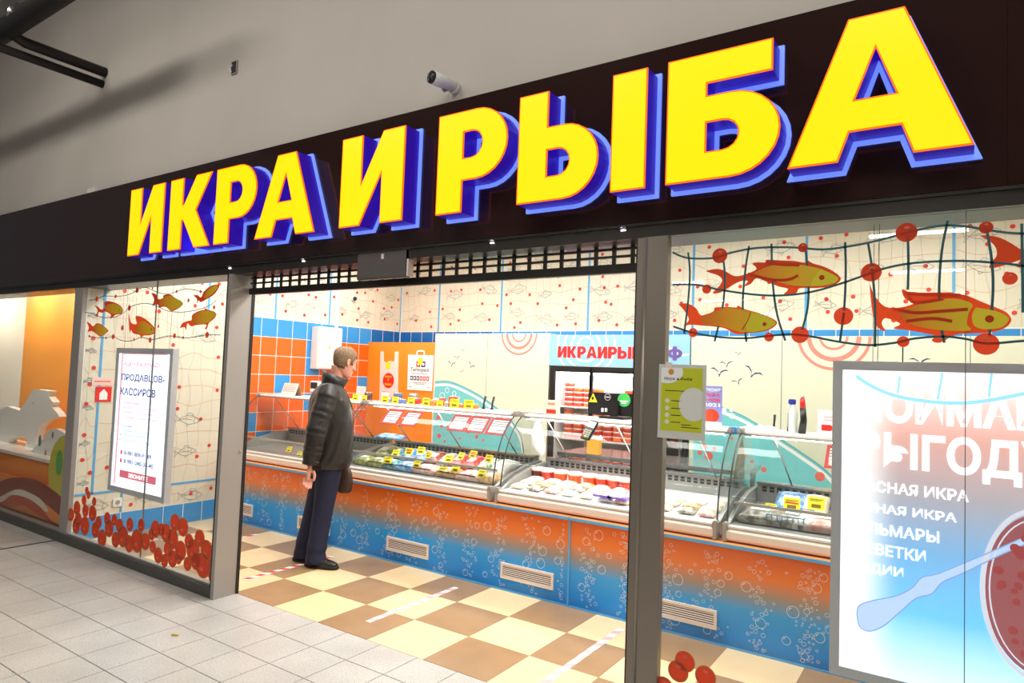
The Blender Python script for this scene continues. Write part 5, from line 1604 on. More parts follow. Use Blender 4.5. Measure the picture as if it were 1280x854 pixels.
can(560, .036, .05, 'c_steel', 'low steel can before the teal whale')
can(566, .040, .05, 'c_red', 'lower red can of the tall red stack')
can(566, .040, .05, 'c_red', 'upper red can of the tall red stack', z=ZS + .0505)
can(578, .034, .04, 'c_orange', 'low orange can right of the red stack')
can(586, .040, .065, 'c_peach', 'peach can second from the right end of the row')
can(594, .034, .045, 'c_orange', 'orange can at the right end of the row')
for i, (px, s_) in enumerate(((443, 1.0), (454, .9), (480, 1.05), (493, 1.0), (513, 1.05), (532, 1.1), (549, .9), (567, 1.25), (585, 1.25))):
    x = sx(px, 508, 1.33)
    card(x, 1.335, ZS + .002, .05, -.12, False, 'yellow price card on the case shelf, %s from the left' % ORD[i], 'yellow price cards on the shelf', s_ * 1.1)
# pink leaflet and white tent card
x = sx(450, 490, 1.5)
t = thing('leaflet', 'pale pink leaflet leaning behind the yellow cards', 'leaflet', (x, 1.52, ZS))
MB().box(x - .075, x + .06, 1.52, 1.524, ZS, ZS + .14).build('sheet', mat('leaf_pink', srgb(246, 210, 200), .5), t)
for k in range(4): MB().box(x - .06, x + .04, 1.5188, 1.5196, ZS + .05 + .02 * k, ZS + .055 + .02 * k).build('text_line', 'pink_print', t)
xa, xb = at(353, 497, 1, 1.36).x, at(371, 498, 1, 1.36).x
t = thing('tent_card', 'white folded tent card on the case shelf left of the man', 'card', ((xa + xb) / 2, 1.36, ZS))
mat('paper_pink', srgb(238, 220, 212), .5); mat('paper_tan', srgb(170, 150, 120), .6)
MB().add([(xa, 1.33, ZS), (xb, 1.33, ZS), (xb + .0, 1.38, ZS + .135), (xa + .0, 1.38, ZS + .135), (xa, 1.333, ZS), (xb, 1.333, ZS), (xb, 1.383, ZS + .135), (xa, 1.383, ZS + .135)], [(0, 1, 2, 3), (4, 5, 6, 7), (0, 1, 5, 4), (1, 2, 6, 5), (2, 3, 7, 6), (3, 0, 4, 7)]).build('front_leaf', 'paper_pink', t)
MB().add([(xa, 1.43, ZS), (xb, 1.43, ZS), (xb, 1.383, ZS + .135), (xa, 1.383, ZS + .135), (xa, 1.427, ZS), (xb, 1.427, ZS), (xb, 1.380, ZS + .135), (xa, 1.380, ZS + .135)], [(0, 1, 2, 3), (4, 5, 6, 7), (0, 1, 5, 4), (1, 2, 6, 5), (2, 3, 7, 6), (3, 0, 4, 7)]).build('rear_leaf', 'paper_tan', t)
for k in range(4): MB().box(xa + .02, xb - .03, 1.3430 + .0095 * k, 1.3435 + .0095 * k, ZS + .045 + .022 * k, ZS + .05 + .022 * k).build('text_line', 'grey_print', t)
x = sx(393, 490, 1.5)
t = thing('scale_display', 'white scale display with dark screen behind the man', 'display', (x, 1.5, ZS))
MB().bbox(x - .07, x + .07, 1.49, 1.54, ZS + .05, ZS + .17, .008).build('housing', 'white_paint', t)
MB().box(x - .055, x + .055, 1.488, 1.491, ZS + .085, ZS + .155).build('screen', 'black_plastic', t)
MB().tube([(x, 1.515, ZS), (x, 1.515, ZS + .05)], .014, 8).build('pole', 'white_paint', t)

# knives, box and bread on the shelf ends
for i, (px, y_) in enumerate(((663, 1.50), (672, 1.50))):
    q_ = at(px - 60, 505, 1, y_) if False else at((604.5, 615)[i], 508, 1, y_)
    t = thing('knife', 'black handled knife standing behind the shelf, %s one' % ('left' if i == 0 else 'right'), 'knife', (q_.x, y_, ZS), 'knives standing behind the shelf')
    MB().tube([(q_.x, y_, ZS + .012), (q_.x + .004, y_, ZS + .06), (q_.x + .012, y_ + .01, ZS + .115)], [.009, .008, .011], 8).build('handle', 'black_plastic', t, True)
    MB().lathe([(.017, 0), (.017, .012)], (q_.x, y_, ZS), 12).build('holder', 'black_plastic', t)
x = at(691, 520, 1, 1.42).x
t = thing('small_box', 'small cream and red box on the bright case shelf', 'box', (x, 1.42, ZS))
MB().bbox(x - .05, x + .05, 1.39, 1.45, ZS, ZS + .12, .003).build('carton', mat('box_cream', srgb(240, 226, 190), .5), t)
MB().box(x - .045, x + .045, 1.388, 1.3898, ZS + .01, ZS + .045).build('red_print', 'red_print', t)
MB().box(x - .035, x + .035, 1.388, 1.3898, ZS + .08, ZS + .1).build('small_print', 'pink_print', t)
x = at(673, 520, 1, 1.40).x
pack('peach', 'flat peach coloured food pack beside the small red box', (x, 1.40, ZS), 0, .17, .10, .035, 0.0)

# monitor seen from behind
q_ = at(735, 490, 1, 1.50); z1m = q_.z; x0m = q_.x; x1m = at(800, 494, 1, 1.50).x + .04
t = thing('monitor', 'black monitor seen from behind with yellow and green stickers', 'monitor', ((x0m + x1m) / 2, 1.53, ZS))
zm0 = ZS + .025
MB().bbox(x0m, x1m, 1.50, 1.535, zm0, z1m, .006).build('case', 'black_plastic', t)
MB().bbox((x0m + x1m) / 2 - .04, (x0m + x1m) / 2 + .04, 1.47, 1.50, ZS + .02, zm0 + .12, .006).build('stand_neck', 'black_plastic', t)
MB().bbox((x0m + x1m) / 2 - .11, (x0m + x1m) / 2 + .11, 1.42, 1.58, ZS, ZS + .018, .006).build('stand_foot', 'black_plastic', t)
mx_ = lambda px, py: at(px, py, 1, 1.499)
a_, b_, c_ = mx_(736, 502.5), mx_(746.5, 503), mx_(741.5, 491.5)
MB().prism([[(a_.x, a_.z), (b_.x, b_.z), (c_.x, c_.z)]], onY(1.4985), onY(1.4998)).build('yellow_sticker', 'yellow_card', t)
c_ = mx_(741, 498); MB().disc(c_.x, c_.z, .012, onY(1.498), 10, .014).build('flame_mark', 'dark_print', t)
c_ = mx_(780, 500); MB().lathe([(.055, 0), (.055, .0012)], n=24).xform(Matrix.Translation((c_.x, 1.4998, c_.z)) @ Matrix.Rotation(R(90), 4, 'X')).build('green_sticker', mat('sticker_green', srgb(70, 190, 90), .4), t)
MB().box(c_.x - .035, c_.x + .035, 1.4978, 1.4984, c_.z - .016, c_.z - .006).box(c_.x - .02, c_.x + .02, 1.4978, 1.4984, c_.z - .03, c_.z - .022).build('sticker_print', 'white_print', t)
c_ = mx_(759.5, 496.5); MB().ring(c_.x, c_.z, .026, .004, onY(1.4985), 20).build('logo_ring', 'alu_light', t)
MB().box(c_.x - .02, c_.x + .02, 1.498, 1.4988, c_.z - .005, c_.z + .005).build('logo_bar', 'alu_light', t)
for px in (754, 758.5):
    c_ = mx_(px, 512); MB().bbox(c_.x - .009, c_.x + .009, 1.478, 1.50, c_.z - .02, c_.z + .012, .003).build('plug', 'white_paint', t)
# card terminal on the front of the shelf
q_ = at(737, 538, 1, 1.105)
t = thing('card_terminal', 'black handheld card terminal leaning on the case glass', 'card terminal', (q_.x, 1.105, q_.z - .07))
Mx = Matrix.Translation((q_.x, 1.105, q_.z)) @ Matrix.Rotation(R(-34), 4, 'X') @ Matrix.Rotation(R(12), 4, 'Y')
MB().bbox(-.042, .042, -.012, .012, -.085, .085, .008).xform(Mx).build('housing', 'black_plastic', t)
MB().box(-.032, .032, -.0135, -.0125, .02, .07).xform(Mx).build('screen', mat('screen_pale', srgb(200, 214, 226), .2, emis=.3, ecol=srgb(200, 214, 226)), t)
kc = ['c_red', 'yellow_card', 'sticker_green']
for r_ in range(4):
    for c in range(3):
        MB().box(-.03 + .021 * c, -.013 + .021 * c, -.0145, -.0125, -.015 - .017 * r_, -.003 - .017 * r_).xform(Mx).build('key', kc[c] if r_ == 3 else 'grey_plastic', t)

# purple leaflet with caviar on the bright case shelf
a_, b_ = at(876, 482, 1, 1.5), at(902, 531, 1, 1.5)
b_.z = ZS
x0l, x1l = b_.x - .155, b_.x
t = thing('caviar_leaflet', 'violet leaflet with a caviar heap standing right of the green flyer', 'leaflet', ((x0l + x1l) / 2, 1.5, ZS))
MB().box(x0l, x1l, 1.50, 1.504, ZS, a_.z).build('sheet', mat('leaf_violet', srgb(136, 140, 206), .5), t)
hl = a_.z - ZS
for i, (bd__, c, v) in enumerate((('КРАСНАЯ', 'white_print', .86), ('ИКРА', 'red_print', .73), ('УЛОВ', 'red_print', .60), ('2021', 'white_print', .48))):
    m_ = MB(); text(m_, bd__, x0l + .02, x1l - .015, ZS + hl * v, ZS + hl * (v + .085), onY(1.4985), .02); m_.build('lettering', c, t)
MB().disc(x0l + .075, ZS + hl * .25, .062, onY(1.4988), 20, hl * .17).build('caviar_picture', mat('cav_pic', srgb(206, 66, 34), .4), t)
MB().box(x0l, x1l, 1.4985, 1.4998, ZS, ZS + .03).build('footer', 'white_print', t)
# bottle, lighter, tools, film on the fourth case
x = at(991, 545, 1, 1.42).x
t = thing('spray_bottle', 'clear spray bottle with a blue trigger on the shelf', 'bottle', (x, 1.42, ZS))
mat('bottle_clear', srgb(222, 230, 226), .15)
MB().lathe([(.028, 0), (.030, .01), (.030, .13), (.022, .16), (.012, .175), (.012, .19)], (x, 1.42, ZS), 16).build('bottle_body', 'bottle_clear', t, True)
mat('trigger_blue', srgb(50, 60, 170), .4)
MB().bbox(x - .03, x + .016, 1.405, 1.435, ZS + .19, ZS + .225, .005).build('spray_head', 'trigger_blue', t)
MB().tube([(x - .012, 1.42, ZS + .195), (x - .03, 1.42, ZS + .165)], .006, 6).build('trigger', 'white_paint', t)
x = at(1003, 545, 1, 1.40).x
t = thing('gas_lighter', 'tall black lighter with a red top beside the spray bottle', 'lighter', (x, 1.40, ZS))
MB().tube([(x - .004, 1.40, ZS), (x + .006, 1.40, ZS + .09), (x, 1.40, ZS + .17)], [.026, .021, .019], 12).build('grip', 'black_plastic', t, True)
MB().tube([(x, 1.40, ZS + .17), (x - .004, 1.40, ZS + .235)], [.019, .016], 12).build('red_top', 'red_print', t, True)
MB().tube([(x - .01, 1.40, ZS + .235), (x + .006, 1.40, ZS + .25)], .009, 8).build('button', 'grey_plastic', t, True)
for i, (px, y_) in enumerate(((967, 1.5), (985, 1.44))):
    x = at(px, 540, 1, y_).x
    t = thing('knife', 'black handled knife on the shelf %s' % ('beside the heap of clear film' if i == 0 else 'in front of the spray bottle'), 'knife', (x, y_, ZS))
    MB().tube([(x, y_, ZS + .004), (x + .003, y_, ZS + .05), (x + .006, y_, ZS + .11 + .02 * i)], [.008, .007, .009], 8).build('handle', 'black_plastic', t, True)
    MB().lathe([(.016, 0), (.016, .006)], (x, y_, ZS), 12).build('holder', 'black_plastic', t)
q_ = at(955, 542, 1, 1.36)
t = thing('film_heap', 'heap of crumpled clear film on the shelf', 'plastic film', (q_.x, 1.38, ZS))
rf = random.Random(2); n = 14; m_ = MB(); vs = []
for j in range(n):
    for i in range(n):
        u, v = i / (n - 1) * 2 - 1, j / (n - 1) * 2 - 1
        h_ = max(0, 1 - abs(u) ** 1.5) * max(0, 1 - abs(v) ** 2) * .034 * (1 + .6 * u)
        vs.append((q_.x - .05 + u * .20, 1.38 + v * .08, ZS + .001 + max(0, h_ * rf.uniform(.4, 1.4))))
m_.add(vs, [(j * n + i, j * n + i + 1, (j + 1) * n + i + 1, (j + 1) * n + i) for j in range(n - 1) for i in range(n - 1)])
m_.build('film_sheet', mat('film_white', srgb(236, 240, 242), .2, coat=.4), t)
x = at(916, 537, 1, 1.27).x
t = thing('blue_tape_roll', 'blue tape wrapped over the shelf end', 'tape', (x, 1.27, 1.3))
MB().bbox(x - .022, x + .035, 1.225, 1.33, 1.295, 1.345, .006).build('wrap', mat('tape_blue', srgb(90, 156, 226), .4), t)
a_ = at(1022, 513, 1, 1.45)
t = thing('shelf_sign', 'white card with a red arrow at the edge of the blue poster', 'sign', (a_.x + .08, 1.45, ZS))
MB().box(a_.x, a_.x + .20, 1.45, 1.454, ZS, a_.z + .005).build('sheet', 'white_print', t)
c_ = at(1034, 535, 1, 1.449)
MB().prism([[(c_.x - .035, c_.z - .02), (c_.x + .02, c_.z - .02), (c_.x + .045, c_.z), (c_.x + .02, c_.z + .02), (c_.x - .035, c_.z + .02)]], onY(1.4485), onY(1.4498)).build('arrow_print', 'red_print', t)
for k in range(2): MB().box(c_.x - .02, c_.x + .06, 1.4488, 1.4498, c_.z + .05 + .02 * k, c_.z + .054 + .02 * k).build('text_line', 'pink_print', t)
# red framed price boards on the glass under the shelf
for i, (pa, pb) in enumerate(((485.9, 506.1), (509.3, 529.3), (568.3, 589.8), (590.7, 613.8), (616, 640), (1034, 1056))):
    y_t, z_t, y_b, z_b = 1.225, 1.280, 1.105, 1.150
    ya = {0: 516, 1: 517, 2: 522, 3: 524, 4: 526, 5: 564}[i]
    xa, xb = at(pa, ya, 1, y_t).x, at(pb, ya + 1, 1, y_t).x
    t = thing('price_board', 'white price board in a red frame on the case glass, %s' % ((ORD[i] + ' from the left') if i < 5 else 'at the blue poster edge'), 'price board', ((xa + xb) / 2, y_t, z_b), 'red framed price boards')

    def fn(d):
        nx_, nz_ = -(z_t - z_b), (y_t - y_b); L_ = math.hypot(nx_, nz_)
        return lambda u, v: (u, y_b + (y_t - y_b) * v - abs(nx_) / L_ * -d, z_b + (z_t - z_b) * v - nz_ / L_ * d)
    MB().prism([[(xa, 0), (xb, 0), (xb, 1), (xa, 1)], [(xa + .018, .11), (xa + .018, .89), (xb - .018, .89), (xb - .018, .11)]], fn(.004), fn(.009)).build('frame', mat('frame_red', srgb(186, 20, 34), .5), t)
    MB().flat([[(xa, 0), (xb, 0), (xb, 1), (xa, 1)]], fn(.0085)).build('sheet', mat('board_white', srgb(224, 222, 220), .6), t)
    m_ = MB(); m_.ring(xa + .04, .24, .022, .008, fn(.0075), 14, .15); m_.build('logo_print', 'pink_print', t)
    for v in (.75, .62, .5, .24):
        MB().flat([[(xa + (.02 if v > .3 else .075), v), (xb - .02, v), (xb - .02, v + .045), (xa + (.02 if v > .3 else .075), v + .045)]], fn(.0075)).build('text_line', mat('text_grey', srgb(120, 120, 126), .6), t)
    MB().box((xa + xb) / 2 - .018, (xa + xb) / 2 + .018, 1.222, 1.245, 1.28, 1.298).build('clip', 'white_gloss', t)

# ---- bags displayed on the orange cabinet
yb_ = YP - .004
zbx = lambda p_: (lambda q_: (q_.x, q_.z))(at(440 + p_[0] / 8.0, 410 + p_[1] / 8.0, 1, yb_))
t = thing('carrier_bag', 'flat white carrier bag with a red oval logo on the orange cabinet', 'bag', (zbx((370, 500))[0], yb_, 1.2))
fo = onY(yb_ - .004)
MB().prism([[zbx(p_) for p_ in [(287, 235), (318, 235), (320, 335), (345, 347), (380, 330), (425, 338), (430, 237), (467, 237), (462, 640), (455, 780), (270, 780), (276, 640)]]], fo, onY(yb_)).build('bag_sheet', mat('bag_pink', srgb(246, 224, 214), .4), t)
c_ = zbx((366, 527)); rx_ = zbx((422, 527))[0] - c_[0]; rz_ = c_[1] - zbx((366, 604))[1]
MB().disc(c_[0], c_[1], rx_, onY(yb_ - .005), 26, rz_).build('logo_oval', 'red_print', t)
for bd__, v in (('ИКРА', .36), ('И', -.05), ('РЫБА', -.62)):
    m_ = MB(); hw = rx_ * (.6 if len(bd__) > 1 else .14); text(m_, bd__, c_[0] - hw, c_[0] + hw, c_[1] + rz_ * v, c_[1] + rz_ * (v + .28), onY(yb_ - .006), .02); m_.build('lettering', 'yellow_card', t)
a_, b_ = zbx((342, 345)), zbx((385, 410))
MB().box(a_[0], b_[0], yb_ - .007, yb_ - .005, b_[1], a_[1]).build('price_tag', 'yellow_card', t)
t = thing('thermo_bag', 'white thermal bag printed with colours and writing on the orange cabinet', 'bag', (zbx((690, 500))[0], yb_, 1.3))
BQ = [zbx(p_) for p_ in [(555, 618), (800, 632), (820, 275), (567, 268)]]
MB().prism([BQ], onY(yb_ - .008), onY(yb_)).build('bag_sheet', 'white_print', t)
h0 = [zbx(p_) for p_ in [(655, 272), (655, 245), (668, 232), (715, 232), (726, 245), (726, 274)]]
MB().ribbon(curve_pts(h0, 4), .02, onY(yb_ - .006)).build('bag_handle', 'white_print', t)


def bl(u, v):
    a = [BQ[0][k] + (BQ[1][k] - BQ[0][k]) * u for k in (0, 1)]; b = [BQ[3][k] + (BQ[2][k] - BQ[3][k]) * u for k in (0, 1)]
    return (a[0] + (b[0] - a[0]) * v, yb_ - .0095, a[1] + (b[1] - a[1]) * v)


m_ = MB(); text(m_, 'Termopack', .12, .88, .50, .64, bl, .012); m_.build('lettering', 'dark_print', t)
for u0, u1, v0, v1, m__ in ((.34, .50, .66, .82, 'red_print'), (.54, .70, .66, .82, 'navy_print')):
    MB().flat([[(u0, v0), (u1, v0), (u1, v1), (u0, v1)], [(u0 + .04, v0 + .04), (u0 + .04, v1 - .04), (u1 - .04, v1 - .04), (u1 - .04, v0 + .04)]], bl).build('logo_print', m__, t)
for k in range(6):
    MB().flat([[(.12 + .13 * k, .28), (.225 + .13 * k, .28), (.225 + .13 * k, .40), (.12 + .13 * k, .40)]], bl).build('pictogram', 'navy_print' if k < 3 else 'red_print', t)
    MB().flat([[(.15 + .13 * k, .31), (.195 + .13 * k, .31), (.195 + .13 * k, .37), (.15 + .13 * k, .37)]], lambda u, v: (bl(u, v)[0], bl(u, v)[1] - .001, bl(u, v)[2])).build('pictogram_mark', 'white_print', t)
for u0, u1, v in ((.15, .85, .46), (.2, .8, .21), (.3, .7, .17), (.05, .2, .08), (.8, .92, .08)):
    MB().flat([[(u0, v), (u1, v), (u1, v + .018), (u0, v + .018)]], bl).build('text_line', 'grey_print', t)
a_, b_ = zbx((668, 298)), zbx((710, 368))
MB().box(a_[0], b_[0], yb_ - .013, yb_ - .0105, b_[1], a_[1]).build('price_tag', 'yellow_card', t)

# ---- left wall fittings
xe = XL + .13
y0e, y1e = at(397, 440, 0, xe).y, at(427, 440, 0, xe).y
ze0, ze1 = at(410, 462, 0, xe).z, at(410, 409, 0, xe).z
t = thing('fuse_box', 'white metal fuse box with a yellow warning triangle on the tiled wall', 'fuse box', (XL + .065, (y0e + y1e) / 2, ze0))
MB().bbox(XL + .001, xe, y0e, y1e, ze0, ze1, .006).build('box_body', mat('box_white', srgb(238, 234, 228), .4), t)
MB().bbox(xe, xe + .012, y0e + .012, y1e - .012, ze0 + .012, ze1 - .012, .004).build('box_door', 'box_white', t)
yc_ = at(411, 434, 0, xe).y; zc_ = at(411, 434, 0, xe).z
MB().prism([[(yc_ - .022, zc_ - .018), (yc_ + .022, zc_ - .018), (yc_, zc_ + .024)]], onX(xe + .0135), onX(xe + .012)).build('warning_sign', 'yellow_card', t)
q_ = at(129, 493, 0, XL)
t = thing('fire_sign', 'red square fire point sign on the left wall behind the window', 'sign', (XL, q_.y, q_.z - .08))
MB().box(XL + .002, XL + .006, q_.y - .07, q_.y + .07, q_.z - .07, q_.z + .07).build('plate', 'red_print', t)
MB().prism([[(q_.y - .035, q_.z - .05), (q_.y + .035, q_.z - .05), (q_.y + .035, q_.z + .01), (q_.y, q_.z + .05), (q_.y - .035, q_.z + .01)]], onX(XL + .007), onX(XL + .006)).build('pictogram', 'white_print', t)
q_ = at(128, 477, 0, XL)
t = thing('notice', 'small pink notice above the red fire sign', 'sign', (XL, q_.y, q_.z - .04))
MB().box(XL + .002, XL + .005, q_.y - .09, q_.y + .09, q_.z - .035, q_.z + .04).build('plate', 'leaf_pink', t)
MB().box(XL + .005, XL + .006, q_.y - .07, q_.y + .07, q_.z - .006, q_.z + .008).build('text_line', 'pink_print', t)
q_ = at(146, 628, 0, XL)
t = thing('wall_socket', 'white power socket low on the left wall', 'socket', (XL, q_.y, q_.z - .04))
MB().bbox(XL + .002, XL + .016, q_.y - .042, q_.y + .042, q_.z - .042, q_.z + .042, .005).build('plate', 'white_paint', t)
MB().tube([(XL + .016, q_.y, q_.z), (XL + .018, q_.y, q_.z)], .022, 14).build('insert', 'grey_plastic', t)

q_ = at(441, 373, 0, XL)
t = thing('dome_camera', 'small white dome camera on the printed sheet left wall', 'camera', (XL + .03, q_.y, q_.z))
MB().tube([(XL + .003, q_.y, q_.z), (XL + .03, q_.y, q_.z)], .04, 14).build('base', 'white_paint', t, True)
MB().sphere((XL + .04, q_.y, q_.z - .005), .028, 12, 8).build('dome', 'black_plastic', t, True)

# ================================================================== FLOOR TAPES
for i, (x, y0_, y1_, lab) in enumerate(((-.205, -.214, .66, 'red and white floor tape under the man'), (1.145, -.224, .70, 'red and white floor tape in the middle of the entrance'), (2.50, -.27, .735, 'red and white floor tape near the pillar'), (-1.33, -.31, .70, 'red and white floor tape behind the left window'))):
    t = thing('floor_tape', lab, 'tape', (x, (y0_ + y1_) / 2, 0), 'floor tapes')
    MB().box(x - .023, x + .023, y0_, y1_, 0.0005, .0016).build('tape', 'white_print', t)
    n = 8
    for k in range(n):
        a_ = y0_ + (y1_ - y0_) * k / n; w_ = (y1_ - y0_) / n * .5; s_ = .03
        m_ = MB(); a2, b2 = a_, a_ + w_
        m_.add([(x - .023, a2, .0019), (x + .023, min(y1_, a2 + s_), .0019), (x + .023, min(y1_, b2 + s_), .0019), (x - .023, b2, .0019)], [(0, 1, 2, 3)])
        m_.build('red_stripe', mat('tape_red' if i in (0, 3) else 'tape_faded', srgb(226, 50, 60) if i in (0, 3) else srgb(246, 176, 180), .4), t)
q_ = at(219, 795, 2, 0)
t = tag(MB().tube([(q_.x - .02, q_.y - .012, .006), (q_.x, q_.y, .008), (q_.x + .02, q_.y + .012, .006)], [.004, .007, .004], 8).build('fruit_peel', mat('peel', srgb(220, 190, 90), .5), None, True), 'small yellow scrap lying on the grey mall floor', 'scrap')

# ================================================================== LAMPS (mall and store)
for (x, y) in LAMP_ROWS:
    t = thing('ceiling_lamp', 'flat white lamp on the shop ceiling, %s from the left, %s row' % (ORD[round((x + 1.2) / 1.8)], 'front' if y < 1 else 'rear'), 'lamp', (x, y, STORE_Z - .05), 'ceiling lamps in the shop')
    MB().box(x - .58, x + .58, y - .28, y + .28, STORE_Z - .045, STORE_Z).build('housing', 'white_paint', t)
    MB().box(x - .55, x + .55, y - .25, y + .25, STORE_Z - .05, STORE_Z - .046).build('diffuser', 'lamp_panel' if 'lamp_panel' in MATS else mat('lamp_panel', (1, 1, 1), .5, emis=3.0, ecol=(1, .97, .92)), t)
mat('tube_lit', (1, 1, 1), .5, emis=32, ecol=(1, .97, .92))
for i, y in enumerate((-5.0, -7.4, -9.75, -12.3, -14.3)):
    for x0 in (3.6, .4, -2.8):
        t = thing('linear_lamp', 'white linear lamp hanging across the mall, %s row away from the shop, %s' % (ORD[i], {3.6: 'right end', .4: 'middle', -2.8: 'left end'}[x0]), 'lamp', (x0 + .4, y, 3.10), 'linear lamps in the mall')
        MB().box(x0, x0 + .82, y - .03, y + .03, 3.13, 3.17).build('housing', 'white_paint', t)
        MB().box(x0 + .01, x0 + .81, y - .025, y + .025, 3.105, 3.13).build('tube', 'tube_lit', t)
        for xx in (x0 + .1, x0 + .72):
            MB().tube([(xx, y, 3.17), (xx, y, 6.6)], .003, 4).build('cord', 'steel', t)

# ================================================================== THE MAN
mat('skin', srgb(226, 160, 136), .5, noise=.06, nscale=30)
mat('jacket', srgb(38, 34, 32), .40, noise=.25, nscale=7, bump=.9, bscale=11)
mat('jeans', srgb(25, 29, 58), .8, noise=.2, nscale=60)
mat('shoe', srgb(26, 24, 24), .3)
mat('shoe_sole', srgb(18, 17, 17), .6)
mat('hair', srgb(138, 112, 84), .7, noise=.5, nscale=90, bump=.6, bscale=260)
mat('brown_leather', srgb(66, 44, 34), .45, noise=.15, nscale=20)
mat('eye_white', srgb(236, 232, 228), .3)

HEAD_YAW = 52.0       # which way his chest points in the room, degrees from +x
fp = at(400, 704, 2, 0)
man = thing('person', 'person in a black jacket and dark blue jeans standing and looking into the fish case', 'person', (fp.x, fp.y, 0))
man.rotation_euler = (0, 0, R(HEAD_YAW))


def ell(cx, cy, z, rx, ry, n=24, tilt=0.0, pw=2.0):
    out = []
    for k in range(n):
        a = 2 * math.pi * k / n
        ca, sa = math.cos(a), math.sin(a)
        e = 2.0 / pw
        x_ = math.copysign(abs(ca) ** e, ca) * rx; y_ = math.copysign(abs(sa) ** e, sa) * ry
        out.append((cx + x_, cy + y_, z + tilt * x_))
    return out


def remesh(o, v, sm=2):
    m_ = o.modifiers.new('skin', 'REMESH'); m_.mode = 'VOXEL'; m_.voxel_size = v; m_.use_smooth_shade = True
    if sm:
        s_ = o.modifiers.new('soft', 'SMOOTH'); s_.factor = .5; s_.iterations = sm
    return o


# joints (x forward, y left, z up)
SHR, ELR, WRR = Vector((-.01, -.200, 1.425)), Vector((-.095, -.272, 1.14)), Vector((-.125, -.262, .872))
SHL, ELL, WRL = Vector((.015, .195, 1.44)), Vector((.02, .26, 1.16)), Vector((.12, .20, .93))
HPR, KNR, ANR = Vector((.045, -.095, .90)), Vector((.000, -.10, .48)), Vector((-.045, -.105, .09))
HPL, KNL, ANL = Vector((.030, .095, .90)), Vector((-.055, .095, .48)), Vector((-.135, .085, .09))
HC = Vector((.118, 0, 1.695))                                   # head centre
HR = Matrix.Translation(HC) @ Matrix.Rotation(R(27), 4, 'Z') @ Matrix.Rotation(R(15), 4, 'Y')

body = MB()
hr = []
for (z, cx, rx, ry) in ((-.128, .045, .020, .022), (-.122, .042, .042, .036), (-.105, .032, .060, .048), (-.075, .018, .078, .058), (-.04, .008, .089, .066), (0, .002, .096, .071), (.035, -.003, .100, .075), (.07, -.008, .095, .072), (.098, -.012, .078, .060), (.115, -.014, .050, .040), (.121, -.014, .015, .015)):
    hr.append([HR @ Vector(p_) for p_ in ell(cx, 0, z, rx, ry, 24, 0, 2.2)])
body.loft(hr)
# nose, brow, lips, chin, ears
b2 = MB()
b2.tube([(.088, 0, .022), (.105, 0, -.008), (.118, 0, -.030), (.104, 0, -.040)], [.010, .012, .015, .010], 10)
b2.sphere((.107, .010, -.034), .009, 8, 6); b2.sphere((.107, -.010, -.034), .009, 8, 6)
b2.tube([(.088, -.045, .028), (.099, -.02, .034), (.099, .02, .034), (.088, .045, .028)], .009, 8)
b2.tube([(.090, -.022, -.066), (.099, 0, -.062), (.090, .022, -.066)], .0075, 8)
b2.tube([(.088, -.019, -.077), (.096, 0, -.078), (.088, .019, -.077)], .0075, 8)
b2.sphere((.074, 0, -.108), (.022, .026, .018), 10, 7)
for s_ in (-1, 1):
    b2.sphere((.066, s_ * .042, -.028), (.026, .020, .022), 10, 7)
    b2.sphere((-.006, s_ * .076, -.006), (.019, .010, .032), 10, 7)
    b2.tube([(-.004, s_ * .080, -.034), (-.022, s_ * .086, -.012), (-.024, s_ * .088, .012), (-.010, s_ * .086, .026), (.006, s_ * .080, .018)], .0065, 8)
b2.xform(HR)
body.add(b2.v, b2.f)
body.tube([HC + Vector((-.045, 0, -.03)), HC + Vector((-.055, 0, -.11)), (.035, 0, 1.50), (.02, 0, 1.42)], [.062, .058, .064, .08], 16)
body.loft([ell(.03, 0, .84, .10, .15), ell(.03, 0, 1.0, .105, .15), ell(.03, 0, 1.2, .11, .16), ell(.015, 0, 1.38, .10, .17), ell(.02, 0, 1.45, .07, .11)])
for (a_, b_, c_) in ((SHR, ELR, WRR), (SHL, ELL, WRL)):
    body.tube([a_, (a_ + b_) / 2, b_, (b_ + c_) / 2, c_], [.045, .043, .038, .036, .027], 12)
for (a_, b_, c_) in ((HPR, KNR, ANR), (HPL, KNL, ANL)):
    body.tube([a_, (a_ + b_) / 2, b_, (b_ + c_) / 2, c_, c_ - Vector((0, 0, .04))], [.075, .068, .05, .048, .036, .036], 12)


